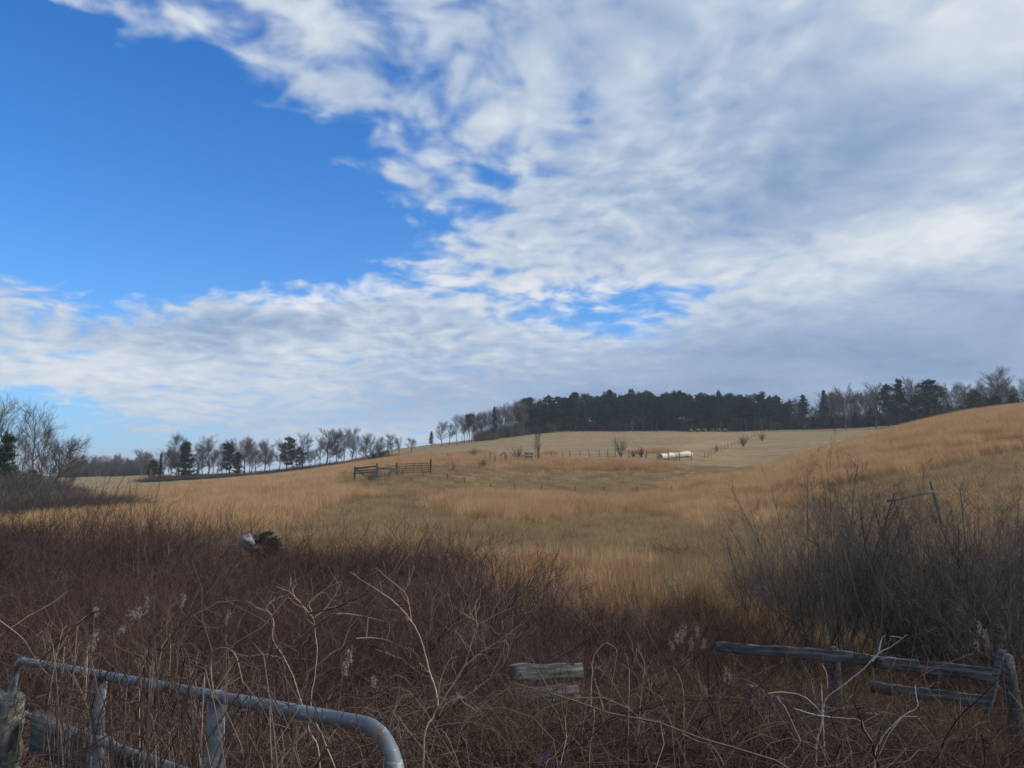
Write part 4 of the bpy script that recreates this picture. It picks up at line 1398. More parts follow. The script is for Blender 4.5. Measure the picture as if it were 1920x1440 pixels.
def far_things():
    rng = np.random.default_rng(41)
    wire_fence('line of thin fence posts running from the corral across the lower field',
               [(756, 86, 886, 0.02), (792, 84, 891, -0.28), (839, 83, 895, 0.0), (871, 82, 901, 0.0), (920, 81, 906, 0.0), (965, 80, 906, 0.0), (1015, 80, 913, 0.03),
                (1078, 80, 911, 0.0), (1131, 80, 911, -0.1), (1194, 80, 914, 0.0), (1257, 79, 914, -0.05)], (0.5, 0.9), rng)
    o = wire_fence('dark fat post wrapped in vine at the right end of the lower field fence', [(1330, 78, 908, 0.0), (1336, 78, 912, -0.25)], (), rng, 0.1)
    wire_fence('fence of thin posts along the upper field left of the white bales',
               [(1034, 129, 845, 0.0), (1055, 130, 845, 0.0), (1069, 130, 844, 0.0), (1088, 130, 844, 0.0), (1106, 130, 843, 0.12), (1124, 131, 842, 0.0), (1140, 131, 842, 0.0),
                (1154, 131, 841, 0.0), (1180, 130, 843, 0.0), (1212, 128, 843, 0.0), (1234, 127, 844, 0.0), (1254, 126, 844, 0.02), (1275, 126, 845, 0.0), (1297, 127, 846, 0.0)], (0.5, 0.9), rng, 0.055)
    climb = []
    for k in range(20):
        t = k / 19
        px = 1322 + 122 * t
        d = 138 + 130 * t ** 1.15
        climb.append((px, d, None, rng.normal() * 0.05))
    wire_fence('close-set fence posts climbing the hill right of the white bales', climb, (0.55, 0.92), rng, 0.05)
    # leaning posts left of the chute
    o = empty('leaning_posts', ground_at(944, 118))
    tag(o, 'old leaning fence posts with a slanting brace left of the chute', 'fence')
    g = Vector(o.location)
    for px, d, top, lean in ((919, 124, 847, 0.0), (946, 118, 847, 0.05), (950, 117, 851, -0.05), (928, 112, 853, 0.0)):
        b = ground_at(px, d)
        p = obj('post', post_mesh('post', 0.09, at(px, top, d)[2] - b[2], M_FARPOST, rng), o)
        p.location = Vector(b) - g
        p.rotation_euler[1] = lean
    board('brace', at(937, 855, 118.3), at(946, 847, 117.6), 0.09, 0.11, M_FARPOST, o, rng)
    # small wooden chute
    g = ground_at(991, 118)
    o = empty('cattle_chute', g)
    tag(o, 'small dark wooden chute frame with two white boards by the narrow tree', 'chute')
    for px, d in ((985.5, 118), (998, 117.4), (986.5, 119), (997, 118.6)):
        b = ground_at(px, d)
        p = obj('post', post_mesh('post', 0.09, at(px, 848.5, d)[2] - b[2], M_FARPOST, rng), o)
        p.location = Vector(b) - o.location
    for row, m in ((850.2, M_FARPOST), (853.8, M_BONE), (856.6, M_FARPOST), (859.2, M_BONE)):
        board('rail', at(984.6, row, 117.8), at(998.8, row + 0.3, 117.2), 0.05, 0.17, m, o, rng)
    # corral of posts and rails
    o = empty('corral', ground_at(707, 85))
    tag(o, 'broken grey wooden corral of posts and sagging rails left of the steel gate', 'corral')
    P = {}
    for nm, px, d, top, r in (('a', 664.5, 86, 875, 0.12), ('b', 707, 84, 869, 0.14), ('c', 744, 87, 868, 0.13)):
        b = ground_at(px, d)
        h = at(px, top, d)[2] - b[2]
        p = obj('post', post_mesh('post', r, h, M_POST, rng), o)
        p.location = Vector(b) - o.location
        p.rotation_euler[1] = 0.04 if nm == 'a' else 0
        P[nm] = (px, d, top)

    def rail(a, b, ra, rb, hgt=0.14):
        board('rail', at(P[a][0], ra, P[a][1] - 0.15), at(P[b][0], rb, P[b][1] - 0.15), 0.05, hgt, M_WOOD, o, rng, 0.008)
    rail('a', 'b', 879, 873.5, 0.17)
    rail('a', 'b', 883.5, 879.5)
    rail('a', 'b', 888, 883.5)
    rail('b', 'c', 878, 880, 0.16)
    rail('b', 'c', 883.5, 883.5, 0.17)
    board('fallen_rail', at(668, 880, 85.6), at(686, 893.5, 85), 0.05, 0.15, M_WOOD, o, rng)
    board('fallen_rail', at(711, 877.5, 83.8), at(741, 873.5, 86.6), 0.05, 0.12, M_WOOD, o, rng)
    # steel gate of the corral
    g = ground_at(776, 87)
    o = empty('steel_gate', g)
    tag(o, 'rusty red five-bar steel gate standing right of the old corral', 'gate')
    A0, B0 = (745.5, 87), (803, 88)

    def gp(f, row0, row1):
        px, d = A0[0] + (B0[0] - A0[0]) * f, A0[1] + (B0[1] - A0[1]) * f
        return at(px, row0 + (row1 - row0) * f, d)
    for r0, r1 in ((870.2, 868.3), (874.2, 872.5), (878.6, 876.8), (882.4, 880.6), (886.6, 884.6)):
        strand('bar', [gp(0, r0, r1), gp(0.5, r0, r1), gp(1, r0, r1)], 0.042, M_RUST, o, 6)
    for f in (0.0, 0.27, 0.53, 0.77, 1.0):
        strand('upright', [gp(f, 870.2, 868.3), gp(f, 878, 876), gp(f, 886.6, 884.6)], 0.034, M_RUST, o, 6)
    for px, top, lab in ((807.5, 860.5, 'tall grey post at the right end of the rusty steel gate'),):
        b = ground_at(px, 88)
        p = obj('gate_post', post_mesh('gate_post', 0.13, at(px, top, 88)[2] - b[2], M_POST, rng))
        p.location = Vector(b)
        tag(p, lab, 'post')
    # round hay feeder
    c = ground_at(713, 80)
    o = empty('hay_feeder', c)
    tag(o, 'dark round steel hay feeder ring standing before the old corral', 'feeder')
    rad = 1.0
    a = np.linspace(0, 2 * np.pi, 25)
    for z in (0.30, 0.62, 0.98):
        strand('ring', np.stack([c[0] + rad * np.cos(a), c[1] + rad * np.sin(a), c[2] + np.full(25, z)], 1), 0.026, M_FARPOST, o, 6)
    for k in range(12):
        q = 2 * np.pi * k / 12 + 0.1
        x, y = c[0] + rad * math.cos(q), c[1] + rad * math.sin(q)
        strand('upright', [(x, y, c[2] - 0.1), (x, y, c[2] + 0.5), (x, y, c[2] + (1.0 if k % 2 else 1.12))], 0.024, M_FARPOST, o, 6)
    # white wrapped bales
    m, t, b = mat_new('white_bale_wrap')
    co = t.node('ShaderNodeTexCoord').outputs['Object']
    col = t.ramp(t.noise(co, 1.3, 6, 0.65), [(0.32, (0.30, 0.275, 0.21)), (0.5, (0.52, 0.49, 0.41)), (0.7, (0.62, 0.59, 0.51))])
    t.l.new(col, b.inputs['Base Color'])
    b.inputs['Roughness'].default_value = 0.45
    bp = t.node('ShaderNodeBump')
    bp.inputs['Strength'].default_value = 0.6
    bp.inputs['Distance'].default_value = 0.08
    t.l.new(t.noise(t.mapping(co, scale=(3, 1, 1)), 2.2, 5, 0.6), bp.inputs['Height'])
    t.l.new(bp.outputs[0], b.inputs['Normal'])
    hay = mat_noise('old_hay', [(0.3, (0.24, 0.225, 0.19)), (0.7, (0.42, 0.40, 0.35))], 7.0, bump=0.8)
    A, B = ground_at(1239, 127), ground_at(1296, 134)
    o = empty('wrapped_bales', (A + B) / 2)
    tag(o, 'row of round hay bales under white plastic wrap, sagging in the middle', 'hay bales')
    n, sd = 26, 18
    s = np.linspace(0, 1, n)
    ax = unit((B - A)[None])[0]
    ax[2] = 0
    ax = ax / np.linalg.norm(ax)
    side = np.array([-ax[1], ax[0], 0])
    R = 0.52 - 0.07 * np.exp(-((s - 0.52) / 0.13) ** 2) + 0.03 * np.sin(s * 23) + 0.05 * np.exp(-((s - 0.85) / 0.12) ** 2)
    L = np.linalg.norm(B - A)
    V, ang = [], np.linspace(-0.22 * np.pi, 1.22 * np.pi, sd)
    for k in range(n):
        c0 = A + (B - A) * s[k]
        c0[2] = height(c0[0], c0[1]) + R[k] * 0.86
        wob = 1 + rng.normal(size=sd) * 0.02
        V.append(c0 + np.outer(np.cos(ang) * R[k] * 1.0 * wob, side) + np.outer(np.sin(ang) * R[k] * wob, [0, 0, 1.0]) - np.array(o.location))
    V = np.concatenate(V)
    F = np.array([(k * sd + q, k * sd + q + 1, (k + 1) * sd + q + 1, (k + 1) * sd + q) for k in range(n - 1) for q in range(sd - 1)])
    obj('wrap', mesh_np('wrap', V, F, m, smooth=True), o)
    for k, e in ((0, -1), (n - 1, 1)):                         # the hay seen at both ends and below the wrap
        c0 = A + (B - A) * s[k]
        c0[2] = height(c0[0], c0[1]) + R[k] * 0.86
        a2 = np.linspace(0, 2 * np.pi, 19)[:-1]
        ring = c0 - np.array(o.location) + np.outer(np.cos(a2) * R[k] * 0.97, side) + np.outer(np.sin(a2) * R[k] * 0.97, [0, 0, 1.0])
        inn = ring - ax * e * 0.6
        cen = (c0 - np.array(o.location) + ax * e * 0.06)[None]
        VV = np.concatenate([ring, inn, cen])
        FF = np.array([(q, (q + 1) % 18, 18 + (q + 1) % 18, 18 + q) for q in range(18)])
        FT = np.array([(q, (q + 1) % 18, 36) for q in range(18)])
        obj('hay_end', mesh_np('hay_end', VV, [FF, FT], hay), o)
    P_ = np.array([A + (B - A) * q for q in np.linspace(0.02, 0.98, 12)])
    P_[:, 2] = height(P_[:, 0], P_[:, 1]) + 0.45
    strand('hay_core', P_, 0.5, hay, o, 10)
    # old round bales along the wood edge
    hay2 = mat_noise('rotten_hay', [(0.3, (0.07, 0.05, 0.03)), (0.7, (0.20, 0.14, 0.085))], 5.0, bump=0.8)
    for k, (px, top) in enumerate(((1297, 805.5), (1311, 806), (1323, 805.5), (1338, 806.5), (1350, 807), (1362, 807))):
        c = ground_at(px, 276)
        rr = 0.7
        a2 = np.linspace(0, 2 * np.pi, 15)[:-1]
        prof = [(-0.65, 0.3), (-0.68, 0.7), (-0.6, 0.97), (-0.2, 1.0), (0.2, 0.99), (0.6, 0.96), (0.68, 0.7), (0.65, 0.3)]
        V = np.concatenate([np.stack([np.full(14, x), rr * q * np.cos(a2) * (1 + rng.normal(size=14) * 0.03), rr * q * np.sin(a2) * 0.9 + rr * 0.8], 1) for x, q in prof])
        F = np.array([(j * 14 + q, j * 14 + (q + 1) % 14, (j + 1) * 14 + (q + 1) % 14, (j + 1) * 14 + q) for j in range(7) for q in range(14)])
        caps = [np.array([tuple(range(14))[::-1]]), np.array([tuple(range(98, 112))])]
        b_ = obj('round_bale', mesh_np('round_bale', V, [F] + caps, hay2))
        b_.location = Vector(c)
        b_.rotation_euler[2] = rng.uniform(0, 3)
        tag(b_, 'weathered brown round bale in the row along the foot of the dark wood', 'hay bale', 'old bales at the wood edge')
    # broken fence corner on the right slope
    d = 30.0
    g = ground_at(1752, d)
    o = empty('broken_fence', g)
    tag(o, 'broken dark fence corner, one leaning post with a slanting rail above the shrubs', 'fence')
    board('post', ground_at(1766, d) + np.array([0, 0, -0.3]), at(1745, 903, d), 0.08, 0.085, M_FARPOST, o, rng)
    board('rail', at(1664, 940, d - 1.5), at(1751, 921, d - 0.1), 0.05, 0.09, M_FARPOST, o, rng)
    strand('wire', [at(1753, 920, d), at(1770, 932, d - 0.8), at(1788, 942, d - 1.6)], 0.008, M_BONE, o, 4)
    # dead stub in the hedgerow
    b = ground_at(368, 203)
    p = obj('dead_snag', post_mesh('dead_snag', 0.35, at(368, 867, 203)[2] - b[2], M_BARK, rng))
    p.location = Vector(b)
    p.rotation_euler[1] = 0.2
    tag(p, 'broken leaning dead snag between the big cedar and the fan-shaped tree', 'snag')
    b = ground_at(282, 201)
    p = obj('dead_snag', post_mesh('dead_snag', 0.13, at(283, 880, 201)[2] - b[2], M_BARK, rng))
    p.location = Vector(b)
    tag(p, 'short thin snag in front of the round-headed pine', 'snag')
    # pale fallen log at the left thicket
    l_ = strand('fallen_log', curve([at(93, 949, 74), at(110, 941, 75), at(127, 934, 76)], 6), 0.14, M_BONE, None, 7, [0.16, 0.15, 0.14, 0.12, 0.10, 0.08])
    tag(l_, 'pale fallen log sticking out of the dark undergrowth at left', 'log')
    # pale boulder and blue scrap
    for nm, px, row, d, sz, mt, lab, cat in (('boulder', 463, 1015, 26, (0.23, 0.19, 0.24), mat_noise('pale_stone', [(0.35, (0.10, 0.10, 0.105)), (0.65, (0.27, 0.27, 0.27))], 5.0, bump=0.6), 'pale grey boulder showing over the bramble tops', 'boulder'),):
        V, F = blob(rng, sz)
        b_ = obj(nm, mesh_np(nm, V, F, mt, smooth=True))
        b_.location = Vector(at(px, row, d))
        tag(b_, lab, cat)


def blob(rng, sz, n=12, m=18, amp=0.17):
    V = []
    for i in range(n + 1):
        th = math.pi * i / n
        for j in range(m):
            ph = 2 * math.pi * j / m
            d = np.array([math.sin(th) * math.cos(ph), math.sin(th) * math.sin(ph), math.cos(th)])
            k = 1 + amp * (math.sin(3 * d[0] + 2 * d[1]) + math.sin(5 * d[2] + 3 * d[0]) + rng.normal() * 0.35 * (0 < i < n))
            V.append(d * k * np.array(sz))
    F = np.array([(i * m + j, i * m + (j + 1) % m, (i + 1) * m + (j + 1) % m, (i + 1) * m + j)[::-1] for i in range(n) for j in range(m)])
    return np.array(V), F


far_things()


# ------------------------------------------------------------------ the gate and fences at our feet
def near_things():
    rng = np.random.default_rng(51)
    dn = np.array([0, 0, -1.0])
    # steel pipe gate: A near right end, B far left end, top bar
    A, B = at(705, 1361, 1.98), at(38, 1238, 5.05)
    ax = (B - A) / np.linalg.norm(B - A)
    o = empty('pipe_gate', (A + B) / 2 + dn * 1.25)
    tag(o, 'blue-grey steel pipe gate with rounded corners overgrown by vines', 'gate')
    r, H, c = 0.0192, 1.22, 0.15

    def corner(p, d0, d1, n=8):
        return [p + d0 * c * (1 - math.sin(q)) + d1 * c * (1 - math.cos(q)) for q in np.linspace(0, math.pi / 2, n)]
    out = [A + ax * 0.6 + (B - A) * t for t in np.linspace(0, 0.65, 7)]
    A1, B1 = A - ax * 0.10, B + ax * 0.10
    loop = list(out) + corner(B1, -ax, dn) + [B1 + dn * t for t in np.linspace(0.3, H - 0.3, 4)] + corner(B1 + dn * H, -dn, -ax)
    loop += [B1 + dn * H + (A1 - B1) * t for t in np.linspace(0.15, 0.85, 6)] + corner(A1 + dn * H, ax, -dn) + [A1 + dn * t for t in np.linspace(H - 0.3, 0.3, 4)] + corner(A1, dn, ax)
    loop += [out[0]]
    strand('frame', loop, r, M_GALV, o, 16)
    for d in (0.27, 0.56, 0.88):
        strand('bar', [A1 + ax * 0.0 + dn * d + (B1 - A1) * t for t in np.linspace(0, 1, 12)], 0.0172, M_GALV, o, 14)
    for px in (410, 190):
        # upright flat braces, at the columns where they stand
        best = min(np.linspace(0, 1, 400), key=lambda t: abs(project((A + (B - A) * t)[None])[0][0] - px))
        p = A + (B - A) * best
        perp = np.cross(ax, dn)
        perp = perp / np.linalg.norm(perp) * 0.004
        b_ = board('brace', p + dn * 0.018 + perp, p + dn * (H - 0.02) + perp, 0.062, 0.012, M_GALV, o, rng, 0.0003)
        for d in (0.0, 0.27, 0.56, 0.88):
            c_ = p + dn * d
            strand('weld_collar', [c_ - ax * 0.036, c_ - ax * 0.03, c_ + ax * 0.03, c_ + ax * 0.036], 0, M_GALV, o, 14, [0.0185, 0.0215, 0.0215, 0.0185])
    for d in (0.30, 0.95):
        h0 = B1 + dn * d
        strand('hinge_strap', [h0 + dn * -0.03, h0 + dn * -0.028, h0 + dn * 0.028, h0 + dn * 0.03], 0, M_RUST, o, 14, [0.0195, 0.0245, 0.0245, 0.0195])
    # hinge post and snapped board in front of the gate's far end
    g = ground_at(35, 4.75)
    top = at(38, 1304, 4.72)
    o = empty('wooden_post', g)
    tag(o, 'thick grey wooden post furred with pale green lichen beside the pipe gate', 'post')
    p = obj('shaft', post_mesh('shaft', 0.082, top[2] - g[2], M_LICHEN, rng, 16, 22, 0.085, 0.045), o)
    p.rotation_euler[1] = 0.03
    o2 = obj('split_top', post_mesh('split_top', 0.05, 0.16, M_LICHEN, rng, 9, 6, 0.12, 0.04), o)
    o2.location = (-0.115, 0.02, top[2] - g[2] - 0.12)
    o2.rotation_euler[1] = -0.12
    up = np.array([0, 0, 0.09])
    bd = board('snapped_board', at(66, 1338, 4.62) - up, at(278, 1420, 3.72) - up, 0.035, 0.185, M_WOOD, None, rng, 0.006, seg=18)
    tag(bd, 'short snapped grey board hanging between the lichen post and the gate', 'board')
    # board fence at right
    gr = ground_at(1885, 8.9)
    o = empty('board_fence', gr)
    tag(o, 'weathered grey board fence with a thick end post sinking into the weeds at right', 'fence')
    tp = at(1884, 1226, 8.9)
    board('end_post', gr + dn * 0.3, tp, 0.105, 0.105, M_POST, o, rng, 0.004, seg=9)
    board('facing_board', at(1852, 1340, 8.4), at(1878, 1219, 8.6), 0.028, 0.075, M_POST, o, rng, 0.003, seg=7)
    pr = at(1408, 1286, 8.6)
    board('post', ground_at(1408, 8.6) + dn * 0.3, pr, 0.12, 0.12, M_POST, o, rng, 0.006)
    pr = at(1560, 1214, 9.9)
    board('post', ground_at(1560, 9.9) + dn * 0.3, pr, 0.11, 0.11, M_POST, o, rng, 0.006)
    board('rail', at(1345, 1213, 10.4), at(1600, 1232, 9.55), 0.03, 0.122, M_WOOD, o, rng, 0.003, seg=18)
    board('rail', at(1603, 1236, 9.52), at(1862, 1264, 8.8), 0.03, 0.122, M_WOOD, o, rng, 0.003, seg=18)
    board('rail', at(1632, 1288, 9.45), at(1862, 1318, 8.8), 0.03, 0.115, M_WOOD, o, rng, 0.003, seg=18)
    board('rail', at(1430, 1318, 8.75), at(1640, 1352, 8.5), 0.035, 0.14, M_WOOD, o, rng, 0.006, seg=10)
    board('rail', at(1600, 1385, 8.55), at(1866, 1400, 8.6), 0.035, 0.14, M_WOOD, o, rng, 0.006, seg=10)
    board('rail', at(1420, 1392, 8.4), at(1600, 1412, 8.4), 0.035, 0.13, M_WOOD, o, rng, 0.006, seg=8)
    # two boards of a collapsed panel in the middle
    g = ground_at(1025, 7.7)
    o = empty('collapsed_panel', g)
    tag(o, 'collapsed fence panel, two grey boards buried in brown weeds at centre', 'fence')
    board('rail', at(958, 1262, 7.5), at(1092, 1255, 8.0), 0.04, 0.14, M_WOOD, o, rng, 0.006, seg=8)
    board('rail', at(964, 1309, 7.4), at(1085, 1296, 7.9), 0.04, 0.15, M_WOOD, o, rng, 0.006, seg=8)
    board('post', g + dn * 0.2, at(1060, 1290, 8.2), 0.08, 0.08, M_POST, o, rng, 0.006)

    veil = [gen_canes(rng, 26, 0.35, (0.9, 1.7), (0.05, 0.5), (0.05, 0.5), 0.0032, 5, M_WEED, 'veil', (0.08, 0.3), 9) for _ in range(4)]
    pts = [ground_at(RNG.uniform(1340, 1860), RNG.uniform(6.4, 8.2)) for _ in range(75)] + [ground_at(RNG.uniform(940, 1105), RNG.uniform(6.0, 7.2)) for _ in range(22)]
    n = len(pts)
    scatter('fence_weeds', 'tall brown weeds growing up in front of the grey boards', veil, np.array(pts), np.stack([RNG.normal(0, 0.1, n), RNG.normal(0, 0.1, n), RNG.uniform(0, 6.28, n)], 1),
            np.stack([np.ones(n), np.ones(n), RNG.uniform(0.55, 1.05, n)], 1), RNG.integers(0, 4, n))
    # pale branching stalks, each traced limb at its own depth
    def stalk(name, label, limbs, r0, mat, cat='stalk', r1=0.3, group=None):
        """limbs: (list of (column, row, distance), radius factor)"""
        first = at(*limbs[0][0][0])
        o = empty(name, (first[0], first[1], float(height(first[0], first[1]))))
        tag(o, label, cat, group)
        for k, (pts, f) in enumerate(limbs):
            P = [at(*p) for p in pts]
            if k == 0:
                P = [np.array((P[0][0], P[0][1], float(height(P[0][0], P[0][1])) - 0.05))] + P
            C = curve(P, max(8, 5 * len(P)))
            C[1:-1] += rng.normal(size=C[1:-1].shape) * 0.0012
            rad = r0 * f * (1 - (1 - r1) * np.linspace(0, 1, len(C)))
            br = strand('stem' if k == 0 else 'branch', C, 0, mat, o, 6, rad)
            if k and mat is M_PALE:
                T, TR = sprout(C[None] - np.array(o.location), rad[None], 5, 0.15, 0.95, (0.5, 1.0), (0.03, 0.16), 0.1, 4, 0.5, rng, 0.5, 0.2)
                V, F, v = tubes(T, np.maximum(TR, 0.0008), 3)
                tag(obj('twig', mesh_np('twig', V, F, mat, v), br), kind='stuff')
        return o

    def at_d(lst, d, slope=0.0):
        return [(x, y, d + slope * k) for k, (x, y) in enumerate(lst)]
    stalk('pale_stalk', 'pale forked dry stalk rising behind the right end of the pipe gate', [
        (at_d([(795, 1400), (812, 1345), (822, 1325)], 4.6), 1.5),
        (at_d([(822, 1326), (816, 1290), (803, 1250), (790, 1200), (768, 1160), (735, 1125), (690, 1095), (656, 1072)], 4.6, 0.03), 0.95),
        (at_d([(772, 1166), (766, 1130), (758, 1110), (722, 1080), (706, 1064)], 4.75, 0.02), 0.6), (at_d([(758, 1110), (768, 1090), (776, 1062)], 4.8), 0.5),
        (at_d([(822, 1328), (845, 1290), (870, 1250), (883, 1210), (895, 1175), (906, 1166), (940, 1148), (962, 1138)], 4.6, -0.04), 1.0),
        (at_d([(895, 1175), (893, 1158), (890, 1135)], 4.35), 0.5), (at_d([(906, 1166), (910, 1180), (906, 1192)], 4.3), 0.4),
        (at_d([(870, 1250), (900, 1225), (930, 1205), (958, 1185), (985, 1165)], 4.45, -0.03), 0.7),
        (at_d([(824, 1330), (850, 1312), (876, 1304), (905, 1282), (930, 1262), (948, 1238), (953, 1212), (946, 1198)], 4.6, -0.05), 0.8),
        (at_d([(820, 1322), (826, 1275), (838, 1245), (848, 1232)], 4.6), 0.55)], 0.0055, M_PALE)
    stalk('pale_stalk', 'pale curved dry stalk above the middle of the pipe gate, forking into a Y', [
        (at_d([(640, 1500), (612, 1400), (584, 1330), (590, 1270), (595, 1222), (592, 1190), (588, 1160)], 4.3, 0.03), 1.0),
        (at_d([(588, 1160), (570, 1138), (552, 1118), (540, 1108), (518, 1100)], 4.45), 0.65), (at_d([(590, 1158), (612, 1138), (630, 1112), (638, 1094)], 4.45), 0.65),
        (at_d([(586, 1150), (580, 1130), (604, 1110), (622, 1098), (640, 1090)], 4.5), 0.5), (at_d([(552, 1118), (548, 1104)], 4.5), 0.4)], 0.0045, M_PALE)
    stalk('pale_stalk', 'pale zigzag dry stalk with pale rings left of the Y-shaped one', [
        (at_d([(600, 1440), (580, 1370), (560, 1300), (548, 1265), (528, 1225), (512, 1200), (513, 1170), (508, 1152), (498, 1145), (476, 1138)], 4.2, 0.03), 1.0),
        (at_d([(508, 1152), (500, 1142), (504, 1132), (510, 1130)], 4.4), 0.5)], 0.0042, M_PALE)
    stalk('pale_stalk', 'long thin pale stalk bent over in an arch right of the collapsed panel', [
        (at_d([(1105, 1430), (1112, 1370), (1114, 1330), (1108, 1320), (1110, 1270), (1112, 1235), (1124, 1215), (1136, 1206), (1150, 1212), (1157, 1222), (1154, 1245), (1148, 1280), (1142, 1330)], 5.2, 0.01), 1.0),
        (at_d([(1132, 1330), (1122, 1295), (1112, 1262), (1118, 1252), (1128, 1250)], 5.3), 0.8)], 0.0035, M_PALE)
    stalk('pale_stalk', 'two upright thin pale stalks side by side right of the arched one', [
        (at_d([(1178, 1420), (1179, 1340), (1180, 1270), (1176, 1232), (1170, 1225)], 5.4), 1.0), (at_d([(1196, 1380), (1203, 1300), (1209, 1250), (1204, 1232), (1196, 1218)], 5.5), 0.9),
        (at_d([(1203, 1290), (1192, 1265), (1184, 1248)], 5.5), 0.6)], 0.0035, M_PALE)
    stalk('pale_stalk', 'pale bare stem below the white seed plumes', [
        (at_d([(1282, 1360), (1283, 1330), (1280, 1290), (1272, 1265), (1262, 1250)], 6.2), 1.0)], 0.0045, M_PALE)
    # bleached branches hanging in the weeds in front of the board fence
    stalk('bleached_branch', 'bright bleached broken branch reaching up right across the board fence', [
        (at_d([(1530, 1420), (1540, 1360), (1545, 1322), (1552, 1306), (1580, 1286), (1605, 1266), (1622, 1252), (1640, 1232), (1652, 1222), (1672, 1212), (1690, 1198), (1702, 1190)], 6.0, -0.01), 1.0),
        (at_d([(1636, 1240), (1646, 1228), (1650, 1218)], 5.9), 0.8), (at_d([(1648, 1220), (1652, 1200), (1660, 1190)], 5.9), 0.7),
        (at_d([(1690, 1196), (1675, 1193), (1668, 1194)], 5.9), 0.4)], 0.006, M_BONE, 'branch', 0.45)
    stalk('bleached_branch', 'bleached branch bending left and down below the board fence', [
        (at_d([(1470, 1440), (1480, 1420), (1500, 1392), (1492, 1370), (1474, 1330), (1458, 1308)], 5.8), 0.8),
        (at_d([(1440, 1300), (1470, 1298), (1505, 1305), (1530, 1325), (1545, 1345)], 5.9), 0.8),
        (at_d([(1488, 1328), (1520, 1338), (1560, 1345), (1610, 1350), (1622, 1368), (1636, 1392)], 5.8), 0.8)], 0.005, M_BONE, 'branch', 0.6)
    stalk('bleached_branch', 'bleached crooked branch standing before the lowest boards at right', [
        (at_d([(1640, 1440), (1652, 1388), (1680, 1354), (1700, 1338), (1720, 1326), (1718, 1305), (1716, 1285)], 5.7), 1.0)], 0.005, M_BONE, 'branch', 0.6)
    stalk('bleached_branch', 'short bleached twig upright left of the broken branch', [
        (at_d([(1542, 1330), (1541, 1300), (1540, 1282)], 5.9), 0.8), (at_d([(1552, 1290), (1550, 1265), (1541, 1244)], 5.9), 0.8)], 0.0045, M_BONE, 'twig', 0.7)

    # white seed plumes
    mpl = mat_strand('seed_fluff', [(0.0, (0.16, 0.135, 0.105)), (1.0, (0.42, 0.38, 0.33))])

    def plume_plant(label, heads, d, base_px, cat='plant', size=1.0):
        b = ground_at(base_px, d)
        o = empty('seed_plant', b)
        tag(o, label, cat)
        for px, row, h in heads:
            tip = at(px, row, d + rng.uniform(-0.25, 0.25))
            C = curve([b + rng.normal(size=3) * np.array([0.06, 0.06, 0]), (b * 0.45 + tip * 0.55) + rng.normal(size=3) * 0.05, tip], 9)
            strand('stem', C, 0.003, M_WEED, o, 4)
            n = 70
            q = rng.random(n)
            dirn = unit((C[-1] - C[-3])[None])[0]
            P = tip[None] - np.outer(q * h, dirn) + rng.normal(size=(n, 3)) * (0.012 * size) * (1.2 - q[:, None] * 0.6)
            V, F, v = needle_tufts(P - np.array(o.location), np.tile(dirn, (n, 1)), rng, 3, 0.022 * size, 0.0016 * size)
            obj('seed_head', mesh_np('seed_head', V, F, mpl, v), o)
        return o
    plume_plant('cluster of white fluffy seed plumes in the weeds right of centre', [(1283, 1171, 0.13), (1306, 1175, 0.12), (1268, 1187, 0.10), (1296, 1197, 0.12), (1259, 1203, 0.09), (1320, 1200, 0.08), (1290, 1236, 0.07), (1276, 1184, 0.12)], 8.2, 1290)
    plume_plant('dry brown seed plumes left of the short fence post', [(1362, 1252, 0.12), (1370, 1262, 0.10), (1320, 1290, 0.08), (1350, 1300, 0.08)], 7.4, 1350)
    plume_plant('pale feathery plume bent over beside the fan-shaped grey shrub', [(1412, 1080, 0.45), (1436, 1088, 0.35), (1418, 1092, 0.4)], 17.0, 1448, size=2.6)
    plume_plant('tan seed heads drooping left of the end post', [(1836, 1168, 0.12), (1846, 1180, 0.12), (1850, 1195, 0.1), (1830, 1200, 0.1)], 9.3, 1826)
    plume_plant('dry tan plumes rising behind the far end of the pipe gate', [(278, 1122, 0.16), (262, 1140, 0.1), (345, 1118, 0.1), (432, 1148, 0.1), (180, 1140, 0.08)], 8.0, 300)
    plume_plant('small white tufts behind the left part of the pipe gate', [(180, 1190, 0.04), (173, 1208, 0.05), (228, 1178, 0.03), (250, 1150, 0.03)], 6.4, 195)
    plume_plant('tan weed heads left of the collapsed panel', [(862, 1298, 0.1), (655, 1218, 0.1), (648, 1240, 0.1), (700, 1270, 0.08)], 6.2, 720)
    # blue scrap in the weeds
    n = 9
    gx, gy = np.meshgrid(np.linspace(-0.16, 0.16, n), np.linspace(-0.12, 0.12, n), indexing='ij')
    gz = 0.05 * np.sin(gx * 25 + gy * 9) + 0.04 * np.sin(gy * 31) + rng.normal(size=gx.shape) * 0.012
    F = np.array([(i * n + j, (i + 1) * n + j, (i + 1) * n + j + 1, i * n + j + 1) for i in range(n - 1) for j in range(n - 1)])
    mb = mat_noise('blue_plastic', [(0.3, (0.01, 0.035, 0.16)), (0.7, (0.03, 0.09, 0.34))], 12.0, 0.4, 0.3)
    me = mesh_np('plastic_scrap', np.concatenate([np.stack([gx, gy, gz], -1).reshape(-1, 3), np.stack([gx, gy, gz - 0.004], -1).reshape(-1, 3)]), np.concatenate([F, F[:, ::-1] + n * n]), mb)
    s_ = obj('plastic_scrap', me)
    s_.location = Vector(at(1022, 1428, 6.2))
    s_.rotation_euler = (0.5, 0.1, 0.4)
    s_.scale = (0.6, 0.6, 0.6)
    tag(s_, 'crumpled scrap of blue plastic lying in the weeds at bottom centre', 'scrap')

    # vines arching over the gate and through the weeds: one tangle nobody could count
    P = []
